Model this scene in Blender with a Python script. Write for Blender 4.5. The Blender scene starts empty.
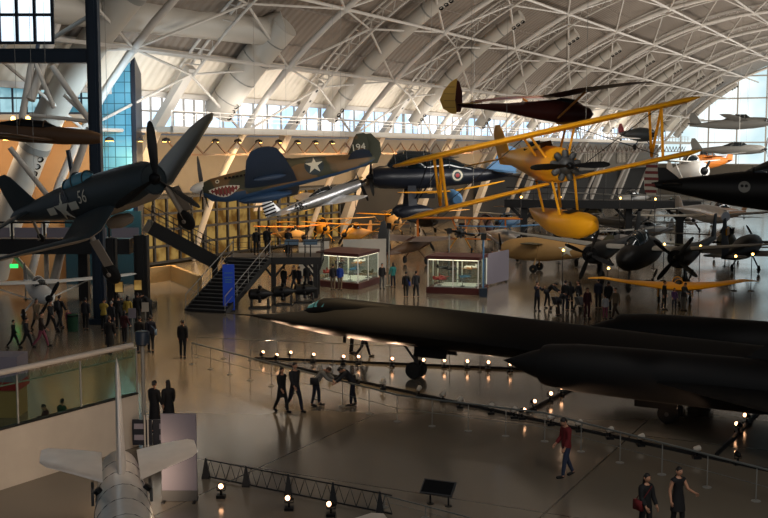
import bpy, bmesh, math, random
from mathutils import Vector as V, Matrix as M, Euler
random.seed(7)
R = math.radians
sin, cos, pi = math.sin, math.cos, math.pi
SC = bpy.context.scene
COL = SC.collection
# ------------------------------------------------------------------ camera geometry (metres; camera above the origin, looking along +Y)
F, CH = 1100.0, 9.5
TH = math.atan((259 - 150) / F)
def ray(px, py):
    u, v = (px - 384) / F, (259 - py) / F
    return V((u, cos(TH) + v * sin(TH), -sin(TH) + v * cos(TH)))
def at(px, py, Y):
    d = ray(px, py); return V((0, 0, CH)) + d * (Y / d.y)
def flr(px, py, z=0.0):
    d = ray(px, py); return V((0, 0, CH)) + d * ((z - CH) / d.z)
HALL = math.atan2(.891, .454)                      # hall frame: x along the hall, y across it towards the glazed side wall, z up
def hall(t, p, z): return V((.454 * t - .891 * p, .891 * t + .454 * p, z))

# ------------------------------------------------------------------ mesh builder
class MB:
    def __init__(s): s.v, s.f, s.m, s.mi = [], [], [], 0
    def add(s, vs, fs):
        b = len(s.v); s.v += [tuple(v) for v in vs]
        for f in fs: s.f.append([b + i for i in f]); s.m.append(s.mi)
        return s
    def box(s, c, d, rot=None, taper=1.0):
        c = V(c); x, y, z = d[0] / 2, d[1] / 2, d[2] / 2
        P = []
        for k in (-1, 1):
            q = taper if k > 0 else 1
            P += [V((-x * q, -y * q, k * z)), V((x * q, -y * q, k * z)), V((x * q, y * q, k * z)), V((-x * q, y * q, k * z))]
        if rot is not None: P = [rot @ p for p in P]
        return s.add([p + c for p in P], [(3, 2, 1, 0), (4, 5, 6, 7), (0, 1, 5, 4), (1, 2, 6, 5), (2, 3, 7, 6), (3, 0, 4, 7)])
    def beam(s, a, b, w, h, up=(0, 0, 1)):
        a, b = V(a), V(b); d = b - a; L = d.length; d.normalize()
        x = d.cross(V(up))
        if x.length < 1e-4: x = V((1, 0, 0))
        x.normalize(); z = x.cross(d)
        return s.box((a + b) / 2, (w, L, h), M((x, d, z)).transposed())
    def loft(s, rings, cap=True, closed=True):
        n = len(rings[0]); vs = [p for r in rings for p in r]; fs = []
        for i in range(len(rings) - 1):
            for j in range(n if closed else n - 1):
                k = (j + 1) % n; fs.append((i * n + j, i * n + k, (i + 1) * n + k, (i + 1) * n + j))
        if cap: fs.append(tuple(range(n))[::-1]); fs.append(tuple((len(rings) - 1) * n + j for j in range(n)))
        return s.add(vs, fs)
    def tube(s, pts, r, n=8, cap=True):
        pts = [V(p) for p in pts]; m = len(pts); rr = r if isinstance(r, (list, tuple)) else [r] * m
        rings, prev = [], None
        for i, p in enumerate(pts):
            d = (pts[min(i + 1, m - 1)] - pts[max(i - 1, 0)]).normalized()
            if prev is None: a = d.cross(V((0, 0, 1)) if abs(d.z) < .9 else V((1, 0, 0))).normalized()
            else: a = (prev - d * prev.dot(d)).normalized()
            prev = a; b = d.cross(a)
            rings.append([p + (a * cos(2 * pi * k / n) + b * sin(2 * pi * k / n)) * rr[i] for k in range(n)])
        return s.loft(rings, cap)
    def lathe(s, prof, o=(0, 0, 0), ax=(0, 0, 1), n=16, cap=True):
        ax = V(ax).normalized(); a = ax.cross(V((0, 0, 1)) if abs(ax.z) < .9 else V((1, 0, 0))).normalized(); b = ax.cross(a); o = V(o)
        return s.loft([[o + ax * h + (a * cos(2 * pi * k / n) + b * sin(2 * pi * k / n)) * max(r, .0005) for k in range(n)] for r, h in prof], cap)
    def ball(s, c, r, n=10):
        r = r if isinstance(r, (list, tuple)) else (r, r, r); c = V(c)
        return s.loft([[c + V((r[0] * sin(pi * i / n) * cos(2 * pi * k / n), r[1] * sin(pi * i / n) * sin(2 * pi * k / n), -r[2] * cos(pi * i / n))) if 0 < i < n
                        else c + V((.001 * cos(2 * pi * k / n), .001 * sin(2 * pi * k / n), -r[2] * cos(pi * i / n))) for k in range(n)] for i in range(n + 1)])
    def prism(s, poly, z0, z1):
        n = len(poly); return s.loft([[V((x, y, z0)) for x, y in poly], [V((x, y, z1)) for x, y in poly]])
    def build(s, name, mats, parent=None, smooth=False, rotz=None):
        me = bpy.data.meshes.new(name); me.from_pydata(s.v, [], s.f)
        mats = mats if isinstance(mats, (list, tuple)) else [mats]
        for m in mats: me.materials.append(m)
        if len(mats) > 1: me.polygons.foreach_set('material_index', s.m)
        bm = bmesh.new(); bm.from_mesh(me); bmesh.ops.recalc_face_normals(bm, faces=bm.faces); bm.to_mesh(me); bm.free()
        if smooth:
            me.polygons.foreach_set('use_smooth', [True] * len(me.polygons))
            try: me.set_sharp_from_angle(angle=R(smooth if smooth is not True else 40))
            except Exception: pass
        o = bpy.data.objects.new(name, me); COL.objects.link(o)
        if parent is not None: o.parent = parent
        if rotz is not None: o.rotation_euler = (0, 0, rotz)
        return o
def tag(o, label=None, cat=None, group=None, kind=None):
    for k, v in (('label', label), ('category', cat), ('group', group), ('kind', kind)):
        if v: o[k] = v
    return o
def empty(name, loc=(0, 0, 0), rz=0.0):
    o = bpy.data.objects.new(name, None); COL.objects.link(o); o.location = loc; o.rotation_euler = (0, 0, rz); o.empty_display_size = .3
    return o
def struct(o): o['kind'] = 'structure'; return o
def copy_tree(o, parent=None):
    c = o.copy(); COL.objects.link(c)
    if parent is not None: c.parent = parent
    for ch in list(o.children): copy_tree(ch, c)
    return c

# ------------------------------------------------------------------ materials
def lin(c):
    c = c / 255.0; return c / 12.92 if c <= .04045 else ((c + .055) / 1.055) ** 2.4
def rgb(t): return (lin(t[0]), lin(t[1]), lin(t[2]), 1)
def mat(name, c, rough=.55, metal=0.0, var=.12, scale=1.5, spec=.4, bump=0.0):
    m = bpy.data.materials.new(name); m.use_nodes = True; nt = m.node_tree; N, L = nt.nodes, nt.links
    b = N['Principled BSDF']; b.inputs['Roughness'].default_value = rough; b.inputs['Metallic'].default_value = metal
    b.inputs['Specular IOR Level'].default_value = spec
    tc = N.new('ShaderNodeTexCoord'); no = N.new('ShaderNodeTexNoise'); no.inputs['Scale'].default_value = scale; no.inputs['Detail'].default_value = 4
    L.new(tc.outputs['Object'], no.inputs['Vector'])
    mx = N.new('ShaderNodeMix'); mx.data_type = 'RGBA'; k = rgb(c)
    mx.inputs[6].default_value = tuple(v * (1 - var) for v in k[:3]) + (1,); mx.inputs[7].default_value = tuple(min(1, v * (1 + var)) for v in k[:3]) + (1,)
    L.new(no.outputs['Fac'], mx.inputs[0]); L.new(mx.outputs[2], b.inputs['Base Color'])
    if bump:
        bu = N.new('ShaderNodeBump'); bu.inputs['Strength'].default_value = bump; bu.inputs['Distance'].default_value = .02
        L.new(no.outputs['Fac'], bu.inputs['Height']); L.new(bu.outputs[0], b.inputs['Normal'])
    return m
def emis(name, c, s, c2=None, scale=1.0):
    m = bpy.data.materials.new(name); m.use_nodes = True; nt = m.node_tree; N, L = nt.nodes, nt.links; N.clear()
    o = N.new('ShaderNodeOutputMaterial'); e = N.new('ShaderNodeEmission'); e.inputs[0].default_value = rgb(c); e.inputs[1].default_value = s
    L.new(e.outputs[0], o.inputs[0])
    if c2:
        tc = N.new('ShaderNodeTexCoord'); no = N.new('ShaderNodeTexNoise'); no.inputs['Scale'].default_value = scale; no.inputs['Detail'].default_value = 3
        L.new(tc.outputs['Object'], no.inputs['Vector']); r = N.new('ShaderNodeValToRGB'); r.color_ramp.elements[0].color = rgb(c2); r.color_ramp.elements[1].color = rgb(c)
        r.color_ramp.elements[0].position = .4; r.color_ramp.elements[1].position = .6
        L.new(no.outputs['Fac'], r.inputs[0]); L.new(r.outputs[0], e.inputs[0])
    return m
def glass(name, tint, alpha=.15, rough=.05):
    m = bpy.data.materials.new(name); m.use_nodes = True; nt = m.node_tree; N, L = nt.nodes, nt.links
    N.remove(N['Principled BSDF']); b = N.new('ShaderNodeBsdfGlossy'); b.inputs['Roughness'].default_value = rough
    t = N.new('ShaderNodeBsdfTransparent'); t.inputs[0].default_value = rgb(tint); mx = N.new('ShaderNodeMixShader'); mx.inputs[0].default_value = alpha
    L.new(t.outputs[0], mx.inputs[1]); L.new(b.outputs[0], mx.inputs[2]); L.new(mx.outputs[0], N['Material Output'].inputs[0])
    return m
def camo(name, a, c, scale=.45, pos=.5, rough=.6):
    m = mat(name, a, rough); nt = m.node_tree; N, L = nt.nodes, nt.links
    no = [n for n in N if n.type == 'TEX_NOISE'][0]; no.inputs['Scale'].default_value = scale; no.inputs['Detail'].default_value = 1
    r = N.new('ShaderNodeValToRGB'); e = r.color_ramp.elements; e[0].color = rgb(a); e[1].color = rgb(c); e[0].position = pos - .015; e[1].position = pos + .015
    L.new(no.outputs['Fac'], r.inputs[0]); L.new(r.outputs[0], N['Principled BSDF'].inputs['Base Color'])
    return m
def ribbed(name, c, per, axis=0, rough=.6, depth=.5, var=.06, c2=None, width=.5):
    m = mat(name, c, rough, var=var, scale=.3); nt = m.node_tree; N, L = nt.nodes, nt.links
    tc = [n for n in N if n.type == 'TEX_COORD'][0]; b = N['Principled BSDF']
    w = N.new('ShaderNodeTexWave'); w.wave_type = 'BANDS'; w.bands_direction = 'XYZ'[axis]; w.inputs['Scale'].default_value = 2 * pi / per / 20.0
    w.inputs['Distortion'].default_value = 0
    L.new(tc.outputs['Object'], w.inputs['Vector'])
    bu = N.new('ShaderNodeBump'); bu.inputs['Strength'].default_value = depth; bu.inputs['Distance'].default_value = .12
    L.new(w.outputs['Fac'], bu.inputs['Height']); L.new(bu.outputs[0], b.inputs['Normal'])
    return m
X = {}
def defmats():
    d = X
    d['white_pipe'] = mat('white_pipe', (182, 174, 164), .5, var=.05)
    d['duct'] = mat('duct_paint', (168, 160, 148), .5, var=.08, scale=.5)
    d['skin'] = ribbed('vault_panel', (118, 106, 94), .9, 0, depth=.9)
    d['cream'] = ribbed('cream_panel', (214, 202, 184), .8, 0, depth=.5)
    d['black'] = mat('black_paint', (11, 11, 12), .5, spec=.2)
    d['black_rubber'] = mat('black_rubber', (14, 14, 14), .8)
    d['sr'] = mat('matt_black_skin', (9, 9, 10), .6, var=.2, scale=.8, spec=.2)
    d['steel_blue'] = mat('dark_blue_steel', (17, 31, 46), .45)
    d['steel_black'] = mat('black_steel', (20, 19, 19), .5)
    d['navy'] = mat('sea_blue_paint', (38, 48, 52), .45, var=.2)
    d['navy2'] = mat('dark_navy_gloss', (20, 24, 34), .35)
    d['belly'] = mat('pale_grey_belly', (140, 130, 118), .5)
    d['white'] = mat('white_paint', (225, 222, 215), .5, var=.05)
    d['white_board'] = mat('white_board', (122, 116, 126), .6, var=.04)
    d['silver'] = mat('bare_aluminium', (188, 188, 190), .32, .85, var=.15, scale=2.5)
    d['grey'] = mat('light_grey_paint', (120, 118, 112), .5)
    d['dgrey'] = mat('dark_grey_paint', (58, 58, 58), .5)
    d['olive'] = mat('olive_drab', (66, 62, 40), .6)
    d['camo'] = camo('tan_olive_camouflage', (54, 54, 38), (100, 76, 48), .62, .54)
    d['camo_tail'] = camo('dark_olive_camouflage', (50, 52, 38), (92, 70, 46), .8, .56)
    d['azure'] = mat('azure_underside', (36, 62, 92), .5)
    d['dblue'] = mat('slate_blue_underside', (40, 56, 78), .5)
    d['yellow'] = mat('chrome_yellow', (222, 152, 22), .4, var=.08)
    d['ochre'] = mat('ochre_yellow', (190, 130, 36), .5)
    d['orange'] = mat('orange_fabric', (196, 112, 34), .6)
    d['tan'] = mat('tan_fabric', (164, 128, 78), .6)
    d['brown'] = mat('dark_brown_plywood', (64, 28, 22), .35)
    d['brown2'] = mat('brown_fabric', (88, 62, 40), .55)
    d['doped'] = mat('yellow_doped_fabric', (196, 156, 76), .5)
    d['wood'] = mat('varnished_wood', (150, 98, 40), .4)
    d['blue'] = mat('royal_blue_panel', (24, 70, 190), .5)
    d['lblue'] = mat('pale_blue_paint', (66, 110, 148), .5)
    d['red'] = mat('red_paint', (150, 28, 28), .5)
    d['cap'] = mat('dark_red_fascia', (70, 26, 22), .5)
    d['glass_dark'] = mat('dark_canopy_glass', (18, 26, 30), .08, spec=.8)
    d['glass_teal'] = mat('teal_windscreen', (70, 130, 150), .08, spec=.8)
    d['glass'] = glass('clear_glass', (242, 248, 246), .06)
    d['glass_green'] = glass('green_glass', (228, 242, 234), .06)
    d['star'] = mat('insignia_white', (196, 190, 172), .6)
    d['shark'] = mat('shark_red', (120, 40, 36), .6)
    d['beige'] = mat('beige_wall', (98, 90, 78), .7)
    d['ochrewall'] = mat('ochre_wall', (170, 124, 76), .7)
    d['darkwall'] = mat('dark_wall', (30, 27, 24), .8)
    d['slab'] = mat('pale_concrete', (170, 162, 150), .6)
    d['lamp'] = emis('lamp_bulb', (255, 190, 140), 7)
    d['lampw'] = emis('warm_lamp', (255, 196, 100), 9)
    d['bulb_dim'] = mat('lamp_lens', (210, 205, 200), .2)
    d['sky_pane'] = emis('daylit_pane', (250, 252, 255), 1.7, (178, 210, 240), .35)
    d['sky_pane2'] = emis('daylit_end_pane', (240, 248, 248), 1.25, (196, 222, 228), .08)
    d['warm_pane'] = emis('lit_shop_pane', (240, 195, 110), .34, (150, 106, 50), .8)
    d['case_light'] = emis('case_light', (255, 238, 205), 2.4)
    d['green_exit'] = emis('green_exit_lamp', (60, 255, 120), 1.2)
    d['screen'] = emis('lit_screen', (120, 140, 155), .18)
    d['teal_dark'] = mat('dark_teal_glass', (34, 58, 62), .15, spec=.6)
    d['silver_jet'] = mat('worn_aluminium', (204, 198, 190), .34, .6, var=.2, scale=2)
    d['board_grey'] = mat('pale_lavender_board', (104, 99, 108), .6, var=.04)
    d['skin_tone'] = mat('skin_light', (176, 128, 100), .5)
    d['skin_dark'] = mat('skin_brown', (96, 62, 44), .5)
    d['hair_dark'] = mat('hair_dark', (20, 15, 12), .6)
    d['hair_brown'] = mat('hair_brown', (62, 40, 24), .6)
    d['hair_grey'] = mat('hair_grey', (130, 124, 116), .6)
    d['eye'] = mat('eye_dark', (25, 20, 18), .2)
    d['lip'] = mat('lip', (140, 80, 70), .5)
    for k, c in dict(c_black=(20, 19, 21), c_char=(40, 40, 44), c_navy=(26, 30, 48), c_jean=(44, 54, 80), c_grey=(96, 94, 92), c_pale=(150, 146, 138), c_red=(122, 24, 26), c_teal=(40, 130, 126), c_blue=(26, 70, 170),
                     c_yellow=(190, 160, 60), c_tan=(120, 100, 74), c_maroon=(70, 22, 30), c_purple=(80, 50, 110), c_green=(30, 80, 50), c_pink=(150, 70, 90), c_white=(200, 200, 200), c_brown=(60, 44, 34), c_lblue=(130, 160, 190)).items():
        d[k] = mat('cloth' + k[1:], tuple(v * .8 for v in c), .8, var=.1, scale=8, bump=.2)
    # floor: polished concrete
    m = mat('polished_concrete', (112, 102, 88), .2, var=.12, scale=.25, spec=.5); nt = m.node_tree; N, L = nt.nodes, nt.links; b = N['Principled BSDF']
    tc = [n for n in N if n.type == 'TEX_COORD'][0]
    n2 = N.new('ShaderNodeTexNoise'); n2.inputs['Scale'].default_value = .35; n2.inputs['Detail'].default_value = 2; L.new(tc.outputs['Object'], n2.inputs['Vector'])
    mr = N.new('ShaderNodeMapRange'); mr.inputs['To Min'].default_value = .13; mr.inputs['To Max'].default_value = .18; mr.inputs['From Min'].default_value = .2; mr.inputs['From Max'].default_value = .8
    L.new(n2.outputs['Fac'], mr.inputs['Value']); L.new(mr.outputs[0], b.inputs['Roughness'])
    # saw-cut joints
    br = N.new('ShaderNodeTexBrick'); br.offset = 0; br.inputs['Scale'].default_value = 1; br.inputs['Brick Width'].default_value = 9; br.inputs['Row Height'].default_value = 9; br.inputs['Mortar Size'].default_value = .035
    br.inputs['Color1'].default_value = br.inputs['Color2'].default_value = (1, 1, 1, 1); br.inputs['Mortar'].default_value = (.45, .45, .45, 1); L.new(tc.outputs['Object'], br.inputs['Vector'])
    mx = [n for n in N if n.type == 'MIX'][0]; mu = N.new('ShaderNodeMix'); mu.data_type = 'RGBA'; mu.blend_type = 'MULTIPLY'; mu.inputs[0].default_value = 1
    L.new(mx.outputs[2], mu.inputs[6]); L.new(br.outputs['Color'], mu.inputs[7]); L.new(mu.outputs[2], b.inputs['Base Color']); d['floor'] = m
    # teal glass tile cladding
    m = mat('teal_glass_tile', (96, 156, 176), .12, var=.4, scale=.35, spec=.8); nt = m.node_tree; N, L = nt.nodes, nt.links; b = N['Principled BSDF']
    tc = [n for n in N if n.type == 'TEX_COORD'][0]; mp = N.new('ShaderNodeMapping'); mp.inputs['Rotation'].default_value = (pi / 2, 0, 0); L.new(tc.outputs['Object'], mp.inputs[0])
    br = N.new('ShaderNodeTexBrick'); br.offset = 0; br.inputs['Scale'].default_value = 1; br.inputs['Brick Width'].default_value = .75; br.inputs['Row Height'].default_value = .75; br.inputs['Mortar Size'].default_value = .03
    br.inputs['Color1'].default_value = (1, 1, 1, 1); br.inputs['Color2'].default_value = (.7, .8, .85, 1); br.inputs['Mortar'].default_value = (.25, .3, .3, 1); L.new(mp.outputs[0], br.inputs['Vector'])
    mx = [n for n in N if n.type == 'MIX'][0]; mu = N.new('ShaderNodeMix'); mu.data_type = 'RGBA'; mu.blend_type = 'MULTIPLY'; mu.inputs[0].default_value = 1
    L.new(mx.outputs[2], mu.inputs[6]); L.new(br.outputs['Color'], mu.inputs[7]); L.new(mu.outputs[2], b.inputs['Base Color']); d['tile'] = m
defmats()
# ------------------------------------------------------------------ the hall
VC, VR, VZ = 19.8, 42.0, -12.0
def arc(t, r, a): return V((t, VC + r * cos(R(a)), VZ + r * sin(R(a))))   # point on the vault in the hall frame
T0, T1 = 20.0, 247.0
TW = 65.0
def vault(name, a0, a1, m, th=.25):
    b = MB(); n = max(2, int((a1 - a0) / 2.5))
    for k in range(2):
        pass
    rings = []
    for i in range(n + 1):
        a = a0 + (a1 - a0) * i / n
        rings.append([arc(T0, VR, a), arc(T1, VR, a), arc(T1, VR + th, a), arc(T0, VR + th, a)])
    b.loft(rings); return struct(b.build(name, m, None, 30, HALL))
vault('ceiling', 43.2, 152, X['skin'])
vault('wall_side_upper', 37.6, 43.2, X['cream'])
b = MB(); b.box((130, 15, -.1), (260, 100, .2)); struct(b.build('floor', X['floor'], None, False, HALL))
# panel joints on the vault skin: thin ribs along the hall
b = MB()
for a in range(46, 110, 5):
    b.beam(arc(T0, VR - .06, a), arc(T1, VR - .06, a), .12, .12)
struct(b.build('trim_1', X['skin'], None, False, HALL))
# sill gutter between the cream panels and the vault skin
b = MB(); b.beam(arc(T0, VR - .3, 43), arc(T1, VR - .3, 43), .35, .35); b.beam(arc(T0, VR - .2, 37.8), arc(T1, VR - .2, 37.8), .5, .4)
struct(b.build('trim_2', X['white_pipe'], None, False, HALL))
# upper walkway along the side wall
b = MB(); b.box(((TW + T1) / 2, 53.2, 11.0), (T1 - TW, 5.6, .4)); b.box(((TW + T1) / 2, 50.5, 11.0), (T1 - TW, .3, .5))
struct(b.build('trim_3', X['slab'], None, False, HALL))
b = MB()
for z in (11.75, 12.05, 12.35): b.beam((TW, 50.5, z), (T1, 50.5, z), .05, .05)
for i in range(61): b.box((TW + 3 * i, 50.5, 11.8), (.07, .07, 1.15))
struct(b.build('trim_4', X['white_pipe'], None, False, HALL))
# soffit lattice under the walkway
b = MB()
for i in range(60):
    t = TW + 3 * i; b.beam((t, 51, 10.2), (t + 1.5, 51, 9.2), .1, .1); b.beam((t + 1.5, 51, 9.2), (t + 3, 51, 10.2), .1, .1)
b.beam((TW, 51, 9.15), (T1, 51, 9.15), .14, .14); struct(b.build('trim_5', X['brown2'], None, False, HALL))
# side wall below and the windows along the walkway
b = MB(); b.box(((TW + T1) / 2, 57.5, 8.3), (T1 - TW, .4, 4.8)); struct(b.build('wall_side', X['beige'], None, False, HALL))
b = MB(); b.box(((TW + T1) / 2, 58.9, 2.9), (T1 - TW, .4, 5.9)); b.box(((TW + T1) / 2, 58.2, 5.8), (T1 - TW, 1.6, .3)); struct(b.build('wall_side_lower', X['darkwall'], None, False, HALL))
wn = 0
def window(t0, t1, p, z0, z1, nx, nz, pane, frame, bar=.14, across=False):
    global wn; wn += 1
    b = MB(); w, h = (t1 - t0), (z1 - z0)
    q = (lambda t, z, d=0: (p + d, t, z)) if across else (lambda t, z, d=0: (t, p + d, z))
    for i in range(nx + 1): b.beam(q(t0 + w * i / nx, z0), q(t0 + w * i / nx, z1), bar, bar)
    for i in range(nz + 1): b.beam(q(t0, z0 + h * i / nz), q(t1, z0 + h * i / nz), bar, bar)
    f = struct(b.build('window_%d' % wn, frame, None, False, HALL))
    c = MB(); c.box(q((t0 + t1) / 2, (z0 + z1) / 2, .12), (.04, w, h) if across else (w, .04, h)); c.build('pane', pane, f); return f
tc = [19.4 + 19 * i for i in range(13)]                 # inner chord positions along the hall (57.4, 76.4, 95.4 ...)
for i in range(2, 12):
    window(max(tc[i] + .2, TW), min(tc[i] + 18.8, T1), 55.8, 11.2, 13.9, 8, 2, X['sky_pane'], X['white_pipe'])
for i, t in enumerate((66, 78, 90)):                # lit glazing on the ground level
    window(t, t + 11.8, 57.2, .3, 5.6, 7, 4, X['warm_pane'], X['steel_black'], .2)
for t in (170, 190, 212): window(t, t + 14, 57.1, 7.0, 9.6, 14, 1, X['cream'], X['beige'], .12)
# end wall, glazed above
b = MB(); b.box((T1 + .4, 20, 3.2), (.5, 80, 6.4)); struct(b.build('wall_end', X['beige'], None, False, HALL))
window(-25, 58.5, T1 + .3, 6.4, 30, 14, 5, X['sky_pane2'], X['white_pipe'], .3, True)

# inner chords, ribs with lattice, air ducts, purlins
nb = 0
def beam_obj(b, m, sm=50):
    global nb; nb += 1
    return struct(b.build('beam_%d' % nb, m, None, sm, HALL))
LEV = [35.4 + 9.9 * i for i in range(8)]
for i in range(1, 13):
    t = tc[i]
    if t > T1: break
    n = 26
    b = MB(); b.tube([arc(t, 39.5, 17.9 + (118 - 17.9) * k / n) for k in range(n + 1)], .27, 8)
    for a in LEV: b.ball(arc(t, 39.5, a), .36, 6)
    beam_obj(b, X['white_pipe'])
    s = t - 9.0                                          # double outer rib with zigzag lattice
    b = MB()
    for o, r in ((-.55, 41.75), (.55, 41.75), (0, 40.7)):
        b.tube([arc(s + o, r, 41.5 + (118 - 41.5) * k / n) for k in range(n + 1)], .11, 6)
    for k in range(38):
        a = 42 + 2 * k
        b.tube([arc(s - .55, 41.75, a), arc(s, 40.7, a + 1)], .05, 4); b.tube([arc(s, 40.7, a + 1), arc(s + .55, 41.75, a + 2)], .05, 4)
    beam_obj(b, X['white_pipe'])
    b = MB()                                             # tapering plate column with round holes under the rib
    A = [17, 26, 34, 42]
    b.loft([[arc(s + dx * w, r, a) for dx, r in ((-1, 41.5 - w), (1, 41.5 - w), (1, 41.5), (-1, 41.5))] for a, w in zip(A, (.75, .65, .55, .45))])
    col = beam_obj(b, X['white_pipe'], False)
    if i in (4, 5, 6, 7):
        for k in range(4):
            h = MB(); p = arc(s, 40.92 + .03 * k, 36 + 1.6 * k); h.lathe([(.16, 0), (.16, .06)], p, arc(0, -1, 36 + 1.6 * k) - arc(0, 0, 36 + 1.6 * k), 10); h.build('lightening_hole', X['black'], col)
    if i < 12:
        t2 = tc[i + 1] if tc[i + 1] < T1 else T1
        b = MB()
        for j, a in enumerate(LEV):
            b.tube([arc(t, 39.5, a), arc(t2, 39.5, a)], .14, 6)
            if tc[i + 1] < T1:
                s2 = t2 - 9.0
                if j + 1 < len(LEV):
                    b.tube([arc(t, 39.5, a), arc(s2, 41, a + 6)], .10, 6); b.tube([arc(s2, 41, a + 6), arc(t2, 39.5, a)], .11, 6)
                    b.tube([arc(t, 39.5, LEV[j + 1]), arc(s2, 41, a + 6)], .09, 6); b.tube([arc(s2, 41, a + 6), arc(t2, 39.5, LEV[j + 1])], .09, 6)
        beam_obj(b, X['white_pipe'])
def duct(t, a0, a1, r, label, nz=True, i_=1):
    e = empty('air_duct', hall(*arc(t, 40.6, a0)), HALL); org = arc(t, 40.6, a0)
    b = MB(); n = 18; b.tube([arc(t, 40.6, a0 + (a1 - a0) * k / n) - org for k in range(n + 1)], [r] * (n) + [r * .98], 20)
    b.build('duct_pipe', X['duct'], e, 50)
    for k in range(3, n, 4):
        c = MB(); p = arc(t, 40.6, a0 + (a1 - a0) * k / n) - org; q = arc(t, 40.6, a0 + (a1 - a0) * (k + .15) / n) - org; c.tube([p, q], r + .04, 20); c.build('band', X['grey'], e, 50)
    if nz:
        for av in ((31 if i_ == 0 else a0 + 1.4), 59.4):
            if av > a1: continue
            for k in range(3):
                p = arc(t + (-.15) + 0, 40.6 - r * .93, av + (k - 1) * .8) - org
                d = (arc(0, 1, av) - arc(0, 0, av)) * -1
                c = MB(); c.lathe([(.2, -.1), (.22, .1), (.16, .11), (.14, -.02)], p, (d.x - .55, d.y, d.z), 10); c.build('jet_nozzle', X['black'], e, 50)
    return tag(e, label, 'duct', None)
dl = ['short white air duct behind the blue steel frame beside the orange wall', 'fat white air duct joined by a level header duct under the roof', 'white air duct curving up the roof above the shark-mouthed fighter',
      'white air duct curving up the roof above the black high-wing monoplane', 'white air duct reaching the roof just beyond the glider\'s yellow tail', 'white roof air duct passing behind the brown glider fuselage',
      'white roof air duct rising behind the yellow biplane\'s engine', 'distant roof air duct, fourth before the glazed end wall', 'distant roof air duct, third before the glazed end wall', 'distant roof air duct, second before the glazed end wall', 'last roof air duct before the glazed end wall']
for i, t in enumerate([55.0, 73.2, 91, 109.5, 128.5, 147.5, 166.5, 185.5, 204.5, 223.5, 240.5]):
    duct(t, 18.5 if i == 0 else 37, 100 if i == 0 else (50 if i == 1 else 60.5), [1.0, 1.2, .74, .66][min(i, 3)], dl[i], True, i)
# header duct
b = MB(); A = hall(*arc(73.2, 40.6, 50)); b.tube([V((0, 0, 0)), at(262, 31, 86) - A, at(190, 22, 80) - A, at(120, 14, 73) - A, at(40, 3, 66) - A], 1.1, 20)
e = b.build('header_duct', X['duct'], None, 50); e.location = A; tag(e, 'fat level white header duct running under the roof into the curved duct', 'duct')
# soffit lamps under the walkway
lamp0 = None
for i in range(16):
    t = 44 + 3.1 * i
    if lamp0 is None:
        b = MB(); b.lathe([(.05, 0), (.28, -.1), (.33, -.28), (.30, -.3)], n=10); o = lamp0 = b.build('ceiling_lamp', X['steel_black'], None, 40)
        c = MB(); c.lathe([(.27, -.28), (.27, -.33)], n=10); c.build('lamp_lens', X['lampw'], o)
    else: o = copy_tree(lamp0)
    o.location = hall(t, 51.6, 10.42); tag(o, 'small warm downlight under the upper walkway along the side wall', 'lamp', 'downlights under the upper walkway')
for i in range(8):
    b = MB(); b.ball((0, 0, 0), .17, 8); o = b.build('festoon_lamp', X['lampw']); o.location = at(13 + 7.5 * i, 118.5, 76.5)
    c = MB(); c.tube([(0, 0, .15), (0, 0, .8)], .02, 5); c.build('hanging_cord', X['black'], o)
    tag(o, 'small warm globe lamp in the row above the orange wall', 'lamp', 'globe lamps above the orange wall')
# orange inner wall at the left with a teal glazed band above it
A, B = at(-40, 283, 78), at(104, 283, 76)
def wallseg(name, x0, x1, y, z0, z1, m, th=.3):
    b = MB(); b.box(((x0 + x1) / 2, y, (z0 + z1) / 2), (x1 - x0, th, z1 - z0)); return struct(b.build(name, m))
wallseg('wall_left', -34, -20.3, 78.5, 0, 11.6, X['ochrewall'])
wallseg('trim_6', -34, -20.3, 78.2, 11.6, 12.0, X['slab'])
def wwin(x0, x1, y, z0, z1, nx, nz, pane, frame, bar=.12):
    global wn; wn += 1
    b = MB()
    for i in range(nx + 1): b.box((x0 + (x1 - x0) * i / nx, y, (z0 + z1) / 2), (bar, bar, z1 - z0 + bar))
    for i in range(nz + 1): b.box(((x0 + x1) / 2, y, z0 + (z1 - z0) * i / nz), (x1 - x0, bar * .9, bar))
    f = struct(b.build('window_%d' % wn, frame)); c = MB(); c.box(((x0 + x1) / 2, y + .1, (z0 + z1) / 2), (x1 - x0, .04, z1 - z0)); c.build('pane', pane, f); return f
X['teal_pane'] = emis('teal_daylit_pane', (190, 236, 246), .85, (70, 130, 150), .45)
wwin(-34, -20.4, 78.4, 12.1, 14.2, 14, 2, X['teal_pane'], X['steel_blue'])
X['white_sky'] = emis('bright_sky_pane', (240, 250, 255), 1.6, (210, 232, 250), .3)
wwin(-23.8, -18.0, 60.7, 15.3, 21.3, 6, 4, X['white_sky'], X['steel_blue'], .16)
wallseg('wall_left_upper', -34, -20.3, 79.2, 14.2, 16.6, X['grey'])
# teal tiled lift tower and dark block beside it
b = MB(); b.box((0, 0, 8.2), (2.3, 2, 16.4)); o = struct(b.build('wall_tower', X['tile'])); o.location = (-19.0, 79.2, 0)
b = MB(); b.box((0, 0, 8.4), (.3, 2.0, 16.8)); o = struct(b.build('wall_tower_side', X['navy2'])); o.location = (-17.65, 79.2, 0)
b = MB(); b.box((0, 0, 2.6), (5.4, .3, 5.2)); o = struct(b.build('wall_tower_base', X['teal_dark'])); o.location = (-19.9, 77.9, 0)
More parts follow.
